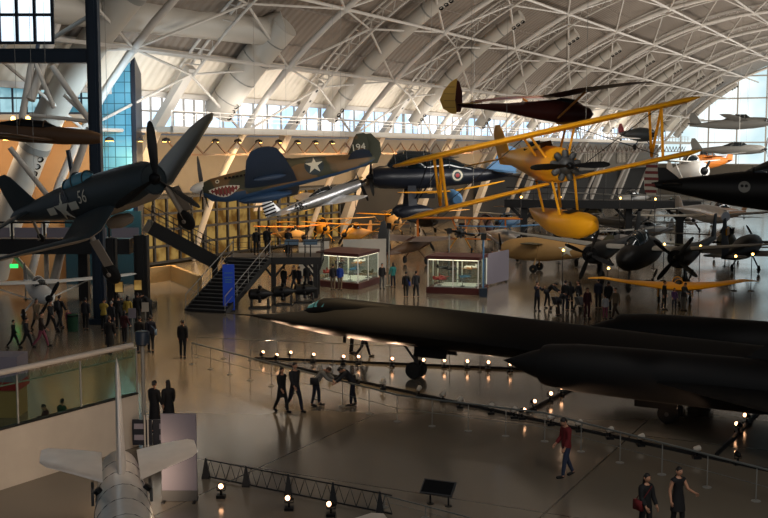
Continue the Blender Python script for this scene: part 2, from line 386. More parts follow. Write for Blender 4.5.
# dark blue steel frame: column with cross beam, diagonals
def colx(px, d, w, z1, m):
    global nb; nb += 1
    x = (px - 384) / F * d; b = MB(); b.box((x, d, z1 / 2), (w, w * .9, z1)); b.box((x, d, z1 / 2), (w * .5, w * 1.15, z1)); b.box((x, d, .15), (w * 1.8, w * 1.8, .3)); return struct(b.build('beam_%d' % nb, m))
colx(97.5, 60, .62, 24, X['steel_blue']); colx(110.5, 64, .55, 4.4, X['steel_black']); colx(140.5, 66, .8, 4.4, X['steel_black'])
b = MB(); z = at(50, 56, 60).z; b.box((-24.2, 60, z), (16.5, .5, .62)); b.box((-24.2, 60, z + .33), (16.5, .7, .08)); b.box((-24.2, 60, z - .33), (16.5, .7, .08)); nb += 1; struct(b.build('beam_%d' % nb, X['steel_blue']))
for (x0, y0, x1, y1, d0, d1, r, m) in ((20, 128, 33, 57, 66, 66, .2, 'white_pipe'), (34, 60, 54, 108, 66, 66, .13, 'white_pipe'), (52, 66, 94, 127, 64, 64, .17, 'white_pipe'), (30, 115, 95, 122, 64, 64, .12, 'white_pipe'),
                                       (64, 95, 92, 122, 64, 64, .1, 'white_pipe'), (10, 148, 48, 196, 64, 64, .15, 'white_pipe'), (90, 128, 66, 196, 64, 64, .22, 'white_pipe'), (30, 100, 60, 12, 66, 68, .3, 'white_pipe'), (50, 40, 96, 12, 64, 62, .13, 'grey'),
                                       (36, 60, 42, 12, 62, 62, .12, 'steel_blue'), (68, 150, 78, 205, 66, 66, .14, 'steel_blue'), (14, 255, 44, 290, 70, 70, .15, 'white_pipe'), (46, 245, 47, 284, 70, 70, .16, 'white_pipe'), (62, 247, 52, 290, 70, 70, .28, 'white_pipe')):
    b = MB(); b.tube([at(x0, y0, d0), at(x1, y1, d1)], r, 10); nb += 1; struct(b.build('beam_%d' % nb, X[m], None, 50))
# low warm-lit parapet beyond the stair
P = [flr(143, 284), flr(172, 280), flr(200, 292)]
b = MB()
for i in range(2): b.beam(P[i] + V((0, 0, .55)), P[i + 1] + V((0, 0, .55)), .3, 1.1)
struct(b.build('wall_parapet', X['tan']))
# ------------------------------------------------------------------ aircraft kit (local frame: +x nose, +y port wing, +z up)
AF = [(1, 0), (.7, .5), (.45, .9), (.25, 1), (.08, .72), (.015, .3), (0, 0), (.015, -.2), (.08, -.36), (.3, -.45), (.7, -.22)]
def ring(x, zc, hw, ht, hb, e=2.0, n=20):
    out = []
    for k in range(n):
        a = 2 * pi * k / n; c, s = cos(a), sin(a)
        out.append(V((x, hw * math.copysign(abs(c) ** (2 / e), c), zc + (ht if s >= 0 else hb) * math.copysign(abs(s) ** (2 / e), s))))
    return out
class Plane:
    def __init__(s, name, label, cat, loc, hpb, group=None, scale=1.0):
        s.e = empty(name, loc); s.e.rotation_euler = (R(hpb[2]), R(-hpb[1]), R(hpb[0])); s.e.scale = (scale,) * 3
        tag(s.e, label, cat, group); s.rot = s.e.rotation_euler.to_matrix(); s.sc = scale; s.loc = V(loc); s.inc = 0.0
    def fus(s, st, m, name='fuselage', n=20, mats2=None, split=None):
        s.st = [tuple(q) + (2.0,) * (6 - len(q)) for q in st]
        b = MB(); b.loft([ring(*q, n=n) for q in s.st])
        if mats2 is not None:                            # underside colour below the split line
            for i, f in enumerate(b.f):
                if sum((ring_z(b.v[k], s.st)) for k in f) / len(f) < split: b.m[i] = 1
            return b.build(name, [m, mats2], s.e, 50)
        return b.build(name, m, s.e, 50)
    def side(s, x, z, sd, off=.02):
        st = s.st
        for a, c in zip(st, st[1:]):
            if min(a[0], c[0]) <= x <= max(a[0], c[0]):
                t = (x - a[0]) / (c[0] - a[0]) if c[0] != a[0] else 0; q = [a[i] + (c[i] - a[i]) * t for i in range(6)]
                h = q[3] if z >= q[1] else q[4]; u = min(abs(z - q[1]) / max(h, 1e-4), .995)
                return sd * (q[2] * (1 - u ** q[5]) ** (1 / q[5]) + off)
        return sd * off
    def poly_decal(s, polys, m, x, z, sd, name='insignia', off=.02, parent=None, flat=None, smax=None):
        b = MB()
        for poly in polys:
            cx, cy = sum(p[0] for p in poly) / len(poly), sum(p[1] for p in poly) / len(poly); n = len(poly); L = 5; vs = []
            for i in range(1, L + 1):
                for p in poly: vs.append((cx + (p[0] - cx) * i / L, cy + (p[1] - cy) * i / L))
            pts = [(cx, cy)] + vs; W = []
            for u, w in pts:
                xx, zz = x - sd * u, z + w
                W.append(V((xx, flat if flat is not None else s.side(xx, zz, sd, off), zz)))
            fs = [(0, 1 + k, 1 + (k + 1) % n) for k in range(n)]
            for i in range(L - 1):
                for k in range(n): fs.append((1 + i * n + k, 1 + i * n + (k + 1) % n, 1 + (i + 1) * n + (k + 1) % n, 1 + (i + 1) * n + k))
            b.add(W, fs)
        return b.build(name, m, parent or s.e)
    def star(s, x, z, sd, r, m=None, bars=False, disc=None, off=.02, flat=None):
        P = [(r * (1 if k % 2 == 0 else .39) * sin(pi * k / 5), r * (1 if k % 2 == 0 else .39) * cos(pi * k / 5)) for k in range(10)]
        polys = [P]
        if disc is not None: s.poly_decal([[(1.08 * r * cos(2 * pi * k / 24), 1.08 * r * sin(2 * pi * k / 24)) for k in range(24)]], disc, x, z, sd, 'roundel', off, flat=flat)
        if bars:
            for q in (-1, 1): polys.append([(q * r * .95, r * .28), (q * r * 1.95, r * .28), (q * r * 1.95, -r * .22), (q * r * .95, -r * .22)])
        return s.poly_decal(polys, m or X['star'], x, z, sd, 'star_insignia', off + .02, flat=(flat + .02 * sd if flat is not None else None))
    def disc(s, x, z, sd, r, m, off=.02, name='roundel'):
        return s.poly_decal([[(r * cos(2 * pi * k / 24), r * sin(2 * pi * k / 24)) for k in range(24)]], m, x, z, sd, name, off)
    def text(s, txt, x, z, sd, h, m, off=.03, flat=None, slant=0.0, name='lettering'):
        b = text_mesh(txt, h); me = b.v
        b.v = []
        for u, w, _ in me:
            xx, zz = x - sd * u, z + w + slant * u
            b.v.append((xx, flat if flat is not None else s.side(xx, zz, sd, off), zz))
        return b.build(name, m, s.e)
    def wing(s, st, m, name='wing', sides=(1, -1), parent=None, m2=None):
        out = []
        for sd in sides:
            b = MB(); rings = []
            for (y, xl, c, z, th) in st: rings.append([V((xl - u * c, sd * y, z + w * th * c * .5 - u * c * s.inc)) for u, w in AF])
            b.loft(rings)
            if m2 is not None:
                n = len(AF)
                for i in range((len(rings) - 1) * n):
                    if 6 <= i % n <= 10: b.m[i] = 1
                out.append(b.build(name, [m, m2], parent or s.e, 35))
            else: out.append(b.build(name, m, parent or s.e, 35))
        return out
    def fin(s, st, m, name='tail_fin', y=0.0, parent=None):
        b = MB(); b.loft([[V((xl - u * c, y + w * th * c * .5 * (1 if w > 0 else 2), z)) for u, w in AF] for (z, xl, c, th) in st]); return b.build(name, m, parent or s.e, 35)
    def prop(s, x, z, r, nb, m, y=0.0, a0=20, spin=None, sl=.5, sr=.28, bw=.16, tip=None):
        p = MB(); p.lathe([(sr, -.02), (sr * .98, .1), (sr * .8, sl * .5), (sr * .45, sl * .85), (.01, sl)], (x, y, z), (1, 0, 0), 14)
        h = p.build('propeller', spin or m, s.e, 50)
        for k in range(nb):
            a = R(a0 + 360 * k / nb); d = V((0, sin(a), cos(a))); t = V((0, cos(a), -sin(a))); rings = []
            for f, w, tw in ((.05, .35, 70), (.25, .8, 50), (.55, 1, 32), (.85, .85, 22), (.97, .5, 20), (1, .15, 20)):
                c = V((x + .12, y, z)) + d * (r * f); e1 = (t * cos(R(tw)) + V((1, 0, 0)) * sin(R(tw))) * (bw * w); e2 = (V((1, 0, 0)) * cos(R(tw)) - t * sin(R(tw))) * (bw * .16)
                rings.append([c + e1, c + e2, c - e1, c - e2])
            b = MB(); b.loft(rings); bl = b.build('blade', m, h, 50)
        return h
    def wheel(s, c, r, w=.2, ax=(0, 1, 0), hub=None, parent=None):
        b = MB(); b.lathe([(r * .55, -w * .5), (r * .85, -w * .5), (r, -w * .2), (r, w * .2), (r * .85, w * .5), (r * .55, w * .5)], c, ax, 18); o = b.build('wheel', X['black_rubber'], parent or s.e, 50)
        b = MB(); b.lathe([(.02, -w * .5), (r * .56, -w * .46), (r * .56, w * .46), (.02, w * .5)], c, ax, 14); b.build('wheel_hub', hub or X['grey'], o, 50); return o
    def gear(s, a, c, r, m=None, rad=.06, hub=None, door=None):
        b = MB(); b.tube([a, V(c) + V((0, .0, r * .3))], rad, 8); b.tube([V(c) + V((0, -.16, 0)), V(c) + V((0, .16, 0))], rad * .8, 8); b.tube([V(c) + V((0, .0, r * .3)), c], rad, 8)
        o = b.build('landing_gear', m or X['grey'], s.e, 50); s.wheel(c, r, r * .45, hub=hub, parent=o)
        if door is not None:
            q = MB(); q.box((V(a) + V(c)) / 2 + V((.25, .12 * (1 if c[1] > 0 else -1), .1)), (.55, .03, abs(a[2] - c[2]) * .7)); q.build('gear_door', door, o)
        return o
    def canopy(s, st, m, name='canopy', frame=None):
        b = MB(); b.loft([ring(*(tuple(q) + (2.0,) * (6 - len(q))), n=16) for q in st]); o = b.build(name, m, s.e, 50)
        if frame is not None:
            f = MB()
            for q in st[1:-1]:
                rr = [p * 1.0 for p in ring(*(tuple(q) + (2.0,) * (6 - len(q))), n=16)][0:9]; f.tube([p + V((0, 0, .01)) + (p - V((p.x, 0, q[1]))) * .03 for p in rr], .025, 5)
            f.build('canopy_frame', frame, o)
        return o
    def exhausts(s, xs, z, m=None):
        for sd in (1, -1):
            b = MB()
            for x in xs: b.box((x, s.side(x, z, sd, .02), z), (.14, .14, .09))
            b.build('exhaust', m or X['black'], s.e)
    def struts(s, segs, m, r=.035, name='strut'):
        for a, c in segs:
            b = MB(); b.tube([a, c], r, 6); b.build(name, m, s.e, 50)
    def cables(s, pts, L=14.0):
        up = s.rot.transposed() @ V((0, 0, 1))
        for p in pts:
            w = s.loc + s.rot @ (V(p) * s.sc)
            # up to the vault
            pp, zz = w.x * -.891 + w.y * .454, w.z; q = VR * VR - (pp - VC) ** 2; top = VZ + math.sqrt(max(q, 1))
            b = MB(); b.tube([V(p), V(p) + up * ((top - zz) / s.sc)], .008 / s.sc, 5); b.build('hanging_cable', X['grey'], s.e)
def ring_z(v, st):
    for a, c in zip(st, st[1:]):
        if min(a[0], c[0]) - 1e-6 <= v[0] <= max(a[0], c[0]) + 1e-6:
            t = (v[0] - a[0]) / (c[0] - a[0]) if c[0] != a[0] else 0; zc = a[1] + (c[1] - a[1]) * t; h = (a[3] + a[4]) / 2 + ((c[3] + c[4]) - (a[3] + a[4])) / 2 * t
            return (v[2] - zc) / max(h, 1e-4)
    return 0
def text_mesh(txt, h, depth=0.0):
    cu = bpy.data.curves.new('lettering', 'FONT'); cu.body = txt; cu.align_x = 'CENTER'; cu.align_y = 'CENTER'; cu.size = h * 1.4; cu.resolution_u = 3
    o = bpy.data.objects.new('lettering', cu); COL.objects.link(o); dg = bpy.context.evaluated_depsgraph_get(); me = bpy.data.meshes.new_from_object(o.evaluated_get(dg))
    b = MB(); b.add([v.co for v in me.vertices], [tuple(p.vertices) for p in me.polygons]); bpy.data.objects.remove(o); return b

# ------------------------------------------------------------------ black reconnaissance jet on the floor
def jet():
    A = R(30); N = V((-6.19, 49.69, 0))
    s = Plane('reconnaissance_jet', 'huge matt black twin-engined jet with long pointed nose on three landing gears', 'aircraft', N, (150, 0, 0)); m = X['sr']
    s.fus([(0, 2.0, .02, .02, .02), (-.5, 2.0, .12, .09, .08, 1.8), (-1.6, 1.99, .42, .22, .2, 1.6), (-2.8, 1.98, .72, .42, .34, 1.5), (-4, 1.98, .95, .62, .46, 1.45), (-5, 2.0, 1.12, .84, .55, 1.45), (-6.5, 2.02, 1.3, .98, .64, 1.4), (-9, 2.04, 1.5, 1.02, .72, 1.4),
           (-12, 2.02, 1.62, .95, .74, 1.4), (-15, 1.98, 1.8, .88, .74, 1.35), (-19, 1.92, 2.1, .78, .72, 1.3), (-24, 1.9, 2.1, .68, .62, 1.3), (-29, 1.9, 1.5, .5, .4, 1.3), (-31.5, 1.92, .5, .2, .2, 1.5), (-32.4, 1.92, .05, .05, .05)], m, n=28)
    b = MB(); b.tube([(0, 0, 2.0), (1.3, 0, 2.0)], [.035, .015], 6); b.build('pitot_probe', X['black'], s.e)
    s.canopy([(-3.1, 2.45, .05, .02, .05), (-3.5, 2.45, .34, .32, .1), (-4.1, 2.5, .46, .56, .1), (-4.9, 2.55, .5, .57, .1), (-6, 2.6, .5, .5, .1), (-7.6, 2.6, .4, .44, .1), (-9, 2.6, .2, .2, .1)], m, 'canopy')
    for sd in (1, -1):                                   # windscreen and side panes
        for (x0, x1, nm) in ((-3.42, -3.78, 'windscreen'), (-3.84, -4.35, 'side_window'), (-5.35, -5.75, 'side_window')):
            b = MB(); q = []
            for x in (x0, x1):
                t = [(-3.1, .02, 0.05), (-3.5, .32, .34), (-4.1, .56, .46), (-4.9, .57, .5), (-6, .5, .5)]
                for a, c in zip(t, t[1:]):
                    if c[0] <= x <= a[0]: k = (x - a[0]) / (c[0] - a[0]); h, w = a[1] + (c[1] - a[1]) * k, a[2] + (c[2] - a[2]) * k
                for al in (28, 45, 62, 78): q.append(V((x, sd * (w + .02) * cos(R(al)), 2.47 + (h + .03) * sin(R(al)))))
            b.add(q, [(i, i + 1, i + 5, i + 4) for i in range(3)]); b.build(nm, X['glass_teal'], s.e)
    s.wing([(1.2, -13.5, 15.5, 1.95, .02), (3.3, -18.6, 10.0, 1.95, .025), (5.0, -20.3, 8.2, 1.95, .03), (8.0, -25.2, 3.6, 1.95, .03), (8.45, -26.3, 2.1, 1.95, .03)], m)
    for sd in (1, -1):
        b = MB(); o = (0, sd * 4.1, 2.0)
        b.lathe([(.6, -16.1), (.68, -16.0), (.74, -16.2), (.83, -17.2), (.87, -19.5), (.88, -23), (.84, -26), (.7, -28.6), (.5, -28.5)], o, (1, 0, 0), 24); e = b.build('engine_nacelle', m, s.e, 50)
        c = MB(); c.lathe([(.002, -14.45), (.2, -14.95), (.42, -15.5), (.6, -16.1), (.64, -16.6), (.6, -17.5)], o, (1, 0, 0), 20); c.build('inlet_spike', m, e, 50)
        s.fin([(2.7, -22.6, 5.6, .05), (3.6, -23.8, 4.2, .05), (5.5, -25.8, 2.0, .05), (5.62, -26.1, 1.3, .04)], m, 'tail_fin', sd * 3.9)
        # main gear: leg, three wheels, door
        g = MB(); y = sd * 2.05; g.tube([(-19.95, y, 1.6), (-19.95, y, .35)], .12, 10); g.tube([(-18.9, y, 1.6), (-19.9, y, .7)], .06, 8); g.tube([(-19.95, y - .5, .35), (-19.95, y + .5, .35)], .08, 8); g = g.build('main_gear', X['dgrey'], s.e, 50)
        for k in (-1, 0, 1): s.wheel((-19.95, y + k * .36, .36), .36, .26, hub=X['white'], parent=g)
        d = MB(); d.box((-19.6, y + sd * .62, 1.15), (1.5, .05, 1.2)); d.build('gear_door', m, g)
        d = MB(); d.box((-19.95, y, 1.5), (2.4, 1.0, .35)); d.build('gear_bay', X['black'], g)
    g = MB(); g.tube([(-8.7, 0, 1.5), (-8.7, 0, .35)], .1, 10); g.tube([(-8.0, 0, 1.5), (-8.65, 0, .75)], .05, 8); g.tube([(-8.7, -.3, .35), (-8.7, .3, .35)], .06, 8); g.tube([(-8.95, 0, .9), (-8.95, 0, .6), (-8.72, 0, .4)], .035, 6); g = g.build('nose_gear', X['dgrey'], s.e, 50)
    for k in (-1, 1): s.wheel((-8.7, k * .26, .36), .36, .24, hub=X['dgrey'], parent=g)
    for k in (-1, 1):
        d = MB(); d.box((-9.6, k * .42, 1.25), (1.5, .04, .5), Euler((k * .5, 0, 0)).to_matrix()); d.build('gear_door', m, g)
    d = MB(); d.box((-5.3, .2, 1.38), (.14, .06, .3)); d.build('blade_aerial', X['black'], s.e)
    return s
jet()
# ------------------------------------------------------------------ gull-winged navy fighter
def corsair():
    s = Plane('gull_wing_fighter', 'dark blue gull-winged fighter with white star and 56 on its side, hung nose-up', 'aircraft', (-10.1, 39.8, 7.9), (-43, 11.4, 26)); n = X['navy']
    s.fus([(3.1, 0, .55, .55, .55), (2.6, 0, .72, .72, .72), (1.4, 0, .74, .78, .76), (.2, 0, .72, .82, .8), (-1.2, .0, .66, .82, .76), (-3, .08, .5, .66, .58), (-4.8, .16, .32, .42, .38), (-6.2, .22, .16, .24, .22), (-6.7, .25, .03, .05, .05)], n, mats2=X['belly'], split=-.55)
    b = MB(); b.lathe([(.56, 3.02), (.5, 3.12), (.44, 2.95)], (0, 0, 0), (1, 0, 0), 16); b.build('engine_cowl', X['navy2'], s.e, 50)
    s.canopy([(.1, .62, .06, .1, .1), (-.4, .66, .3, .36, .1), (-1.1, .68, .32, .4, .1), (-1.8, .66, .28, .28, .1), (-2.3, .62, .1, .1, .1)], X['glass_teal'], 'canopy', n)
    s.wing([(.5, 1.15, 2.7, -.35, .16), (1.6, 1.15, 2.65, -.8, .15), (2.1, 1.1, 2.6, -.82, .14), (4.2, .85, 2.1, -.15, .12), (5.7, .55, 1.5, .3, .1), (6.15, .2, .8, .42, .08), (6.25, 0, .3, .45, .06)], n, m2=X['belly'])
    s.wing([(.1, -4.7, 1.5, .3, .08), (1.9, -4.95, 1.0, .3, .08), (2.5, -5.2, .5, .3, .06)], n, 'tailplane')
    s.fin([(.3, -4.2, 2.1, .07), (1.2, -4.75, 1.55, .07), (1.75, -5.1, 1.1, .06), (1.95, -5.4, .5, .05)], n)
    s.prop(3.1, 0, 2.0, 3, X['black'], a0=28, spin=X['black'], sl=.35, sr=.2, bw=.17)
    s.star(-1.95, .08, -1, .6, bars=True, disc=X['navy2']); s.star(-1.95, .08, 1, .6, bars=True, disc=X['navy2'])
    for sd in (1, -1): s.text('56', -.35, .3, sd, .45, X['star'])
    for sd in (1, -1): s.gear((.9, sd * 1.9, -.85), (.9, sd * 1.95, -2.3), .42, X['belly'], .1, door=X['belly'])
    s.gear((-5.3, 0, 0), (-5.5, 0, -.9), .2, X['belly'], .06)
    b = MB(); b.lathe([(.02, .9), (.2, .6), (.27, 0), (.2, -.6), (.02, -.9)], (0, 0, -1.1), (1, 0, 0), 14); b.build('belly_tank', X['belly'], s.e, 50)
    s.cables([(1, 0, .8), (-4.5, 0, .5)])
corsair()
# ------------------------------------------------------------------ shark-mouthed camouflaged fighter
def warhawk():
    s = Plane('shark_mouth_fighter', 'camouflaged fighter with painted shark mouth and white star, hung banked nose-down', 'aircraft', (-5.68, 56.17, 8.1), (-178.1, -8.4, 14.3)); c = X['camo']
    f = s.fus([(3.55, -.08, .33, .33, .36), (3.2, -.1, .46, .48, .66), (2.4, -.1, .54, .6, .82), (1.4, -.08, .56, .68, .8), (.4, -.02, .58, .8, .74), (-.6, 0, .54, .86, .66), (-1.8, .05, .47, .76, .6), (-3.2, .12, .34, .56, .5), (-4.6, .2, .2, .36, .34), (-5.3, .26, .03, .1, .1)], c, mats2=X['azure'], split=-.72)
    s.canopy([(.75, .5, .1, .1, .1), (.4, .55, .28, .4, .1), (-.4, .6, .3, .42, .1), (-1.3, .55, .26, .26, .1), (-1.9, .5, .1, .1, .1)], X['glass_dark'], 'canopy', X['olive'])
    s.wing([(.3, 1.45, 2.7, -.42, .15), (2.0, 1.2, 2.4, -.28, .14), (4.3, .8, 1.75, -.02, .11), (5.3, .45, 1.2, .1, .1), (5.65, .05, .5, .14, .08)], c, m2=X['dblue'])
    s.wing([(.1, -3.9, 1.3, .3, .08), (1.5, -4.15, .9, .3, .08), (1.9, -4.4, .4, .3, .06)], c, 'tailplane', m2=X['azure'])
    s.fin([(.35, -3.8, 1.2, .08), (1.0, -4.2, 1.0, .07), (1.45, -4.4, .75, .07), (1.62, -4.55, .4, .06)], X['camo_tail'], 'tail_fin')
    s.fin([(-.05, -4.9, .5, .06), (.4, -4.95, .72, .06), (1.0, -5.1, .6, .06), (1.55, -5.0, .3, .05)], X['camo_tail'], 'rudder')
    s.prop(3.5, 0, 1.65, 3, X['black'], a0=5, spin=X['white'], sl=.75, sr=.34)
    for sd in (1, -1):
        s.text('194', -4.55, .88, sd, .36, X['star'], flat=sd * .09)
        s.star(-2.2, .22, sd, .46, disc=X['navy'])
        # shark mouth: dark red maw with white teeth, and an eye
        up = [(-.8 + .178 * k, .14 + .10 * sin(k / 9 * pi)) for k in range(10)]; lo = [(-.8 + .178 * k, .06 - .36 * sin(k / 9 * pi)) for k in range(10)]
        U = [(u, w) for u, w in up]; Lw = [(u, w) for u, w in lo]
        s.poly_decal([[U[k], U[k + 1], Lw[k + 1], Lw[k]] for k in range(9)], X['shark'], 2.45, -.42, sd, 'painted_mouth', .012)
        T = []
        for k in range(9):
            mu = ((U[k][0] + U[k + 1][0]) / 2, (U[k][1] + U[k + 1][1]) / 2 - .13); ml = ((Lw[k][0] + Lw[k + 1][0]) / 2, (Lw[k][1] + Lw[k + 1][1]) / 2 + .12); T += [[U[k], U[k + 1], mu], [Lw[k], Lw[k + 1], ml]]
        s.poly_decal(T, X['star'], 2.45, -.42, sd, 'painted_teeth', .024)
        s.disc(2.75, .1, sd, .11, X['star'], name='painted_eye'); s.disc(2.75, .1, sd, .05, X['black'], .03, 'painted_pupil')
    s.exhausts([2.3 - .2 * k for k in range(6)], .2)
    b = MB(); b.lathe([(.02, 1.5), (.18, 1.2), (.26, .4), (.24, -.5), (.02, -1.3)], (.4, 0, -.95), (1, 0, 0), 14); b.build('drop_tank', X['azure'], s.e, 50)
    for sd in (1, -1):
        b = MB(); b.lathe([(.05, .7), (.16, .4), (.18, -.4), (.02, -.9)], (.1, sd * 1.9, -.42), (1, 0, 0), 10); b.build('gear_fairing', X['dblue'], s.e, 50)
    s.cables([(.8, 0, .7), (-3.6, 0, .5)])
warhawk()
# ------------------------------------------------------------------ yellow biplane trainer
def biplane(loc, hpb, name, label, col, eng=True, scale=1.0, hang=True, span=5.1, prm=None, group=None, wcol=None, gear=True, inc=0.0, fat=1.0):
    s = Plane(name, label, 'aircraft', loc, hpb, group, scale); wc = wcol or col; s.inc = inc
    s.fus([(q[0], q[1]) + tuple(v * fat for v in q[2:]) for q in [(1.0, 0, .36, .4, .4), (.6, 0, .42, .46, .44), (-.2, 0, .44, .5, .48), (-1.4, .03, .42, .5, .46), (-2.6, .08, .34, .4, .34), (-4.2, .14, .2, .26, .22), (-5.5, .18, .08, .14, .12), (-5.7, .18, .02, .05, .05)]], col)
    st = lambda z, x: [(.0, x, 1.5, z, .17), (span * .9, x, 1.5, z, .17), (span * .97, x - .15, 1.15, z, .09), (span, x - .45, .5, z, .06)]
    s.wing(st(1.15, .85), wc, 'upper_wing'); s.wing([(.35, .3, 1.5, -.55, .11)] + st(-.62, .3)[1:], wc, 'lower_wing')
    s.wing([(.05, -4.6, 1.1, .22, .06), (1.3, -4.8, .9, .22, .06), (1.6, -5.05, .45, .22, .05)], wc, 'tailplane')
    s.fin([(-.1, -4.5, 1.7, .08), (.6, -4.7, 1.6, .08), (1.1, -4.9, 1.3, .07), (1.4, -5.2, .6, .05)], wc)
    k = span * .72; q = X['wood'] if prm is None else prm
    s.struts([((.55, sd * k, 1.1), (.0, sd * k, -.55)) for sd in (1, -1)] + [((-.4, sd * k, 1.1), (-.9, sd * k, -.55)) for sd in (1, -1)] + [((.55, sd * k, 1.1), (-.9, sd * k, -.55)) for sd in (1, -1)], wc, .05, 'interplane_strut')
    s.struts([((.5, sd * .75, 1.1), (.55, sd * .38, .3)) for sd in (1, -1)] + [((-.3, sd * .75, 1.1), (-.35, sd * .38, .3)) for sd in (1, -1)], wc, .04, 'cabane_strut')
    s.struts([((.2, sd * .8, 1.1), (-.3, sd * k, -.5)) for sd in (1, -1)] + [((-.2, sd * .45, -.5), (.2, sd * k, 1.05)) for sd in (1, -1)], X['steel_black'], .015, 'bracing_wire')
    for x in (-.75, -1.9):
        b = MB(); b.lathe([(.26, 0), (.3, .06), (.3, .1), (.2, .02)], (x, 0, .47), (0, 0, 1), 14); b.build('cockpit_rim', X['black'], s.e, 50)
        b = MB(); b.box((x + .38, 0, .66), (.03, .4, .24), Euler((0, -.4, 0)).to_matrix()); b.build('windshield', X['glass_dark'], s.e)
    if eng:
        b = MB(); b.lathe([(.2, .9), (.3, 1.1), (.24, 1.35), (.1, 1.5)], (0, 0, 0), (1, 0, 0), 14); e = b.build('engine', X['dgrey'], s.e, 50)
        for i in range(9):
            a = 2 * pi * i / 9; c = MB(); d = V((0, cos(a), sin(a))); c.lathe([(.09, .18), (.11, .26), (.11, .44), (.07, .5)], (1.12, 0, 0), d, 8); c.build('cylinder_head', X['dgrey'], e, 40)
    s.prop(1.45, 0, 1.3, 2, X['black'], a0=100, sl=.2, sr=.12, bw=.12)
    s.inc = 0
    if gear:
        for sd in (1, -1): s.gear((.45, sd * .35, -.45), (.65, sd * .95, -1.55), .34, col, .06)
        s.gear((-5.2, 0, .05), (-5.5, 0, -.45), .13, X['grey'], .04)
    if hang: s.cables([(.4, 1.2, 1.2), (-5, 0, .4)])
    return s
bp = biplane((5.5, 35.8, 9.02), (-79.5, -.4, 12.2), 'float_biplane', 'bright yellow biplane with a central float, hung wings tilted, black propeller towards us', X['yellow'], gear=False, inc=.12, fat=1.25, span=5.2)
b = MB(); b.loft([ring(*q, n=14) for q in [(2.6, -1.75, .05, .05, .05, 3), (2.3, -1.8, .3, .22, .3, 3), (1.5, -1.85, .44, .34, .46, 2.6), (0, -1.9, .46, .38, .5, 2.4), (-1.2, -1.88, .42, .34, .42, 2.4), (-2.6, -1.8, .22, .22, .26, 2.6), (-3.4, -1.72, .05, .08, .08, 3)]]); fl = b.build('float', X['yellow'], bp.e, 45)
b = MB(); b.add([(2.2, .34, -1.72), (1.4, .47, -1.68), (1.4, .47, -1.98), (2.2, .36, -1.94)], [(0, 1, 2, 3)]); b.add([(1.2, .2, -1.50), (.5, .2, -1.48), (.5, -.2, -1.48), (1.2, -.2, -1.50)], [(0, 1, 2, 3)]); b.build('dark_panel', X['black'], fl)
bp.struts([((x, sd * .38, -.45), (x - .1, sd * .3, -1.55)) for sd in (1, -1) for x in (.7, -.9)], X['yellow'], .045, 'float_strut')
# ------------------------------------------------------------------ brown wooden glider
def glider():
    s = Plane('wooden_glider', 'dark brown wooden glider with pale yellow rudder, hung under the roof', 'aircraft', (7.07, 47.8, 11.16), (25, .7, -1)); b_ = X['brown']
    s.fus([(2.35, -.12, .04, .05, .05), (2.1, -.1, .26, .26, .26), (1.4, -.05, .38, .46, .42), (.5, 0, .36, .52, .5), (-.6, .06, .24, .38, .4), (-2, .14, .13, .2, .22), (-3.4, .2, .08, .11, .12), (-4.4, .22, .05, .06, .06)], b_)
    s.wing([(.0, .75, 1.35, .62, .12), (3.2, .75, 1.3, .78, .11), (5.6, .6, .95, .8, .1), (6.6, .4, .55, .76, .08), (6.85, .2, .2, .74, .06)], X['brown2'], 'wing', m2=b_)
    s.struts([((.3, sd * .3, -.3), (.25, sd * 2.4, .68)) for sd in (1, -1)], X['wood'], .05, 'wing_strut')
    s.wing([(.03, -3.75, .75, .3, .06), (1.0, -3.85, .6, .3, .06), (1.25, -4.0, .3, .3, .05)], X['doped'], 'tailplane')
    s.fin([(-.05, -4.3, .3, .08), (.25, -4.2, .45, .08), (.8, -4.2, .4, .07), (1.25, -4.35, .15, .06)], b_, 'tail_fin')
    r = s.fin([(-.12, -4.48, .25, .06), (.1, -4.5, .62, .06), (.45, -4.55, .72, .06), (.85, -4.5, .58, .06), (1.2, -4.45, .28, .05), (1.32, -4.42, .1, .04)], X['doped'], 'rudder')
    for z in (.15, .42, .7, .98):
        c = MB(); c.box((-4.82, 0, z), (.5, .06, .015)); c.build('rudder_rib', X['brown2'], r)
    s.canopy([(1.75, .25, .06, .06, .05), (1.3, .32, .24, .22, .05), (.8, .4, .24, .2, .05), (.5, .45, .1, .1, .05)], X['glass_dark'])
    b = MB(); b.lathe([(.03, .5), (.07, .4), (.07, -.4), (.03, -.5)], (.9, 0, -.5), (1, 0, 0), 8); b.build('landing_skid', X['wood'], s.e, 50)
    s.cables([(.3, -.9, .75), (-3.8, 0, .3)])
glider()
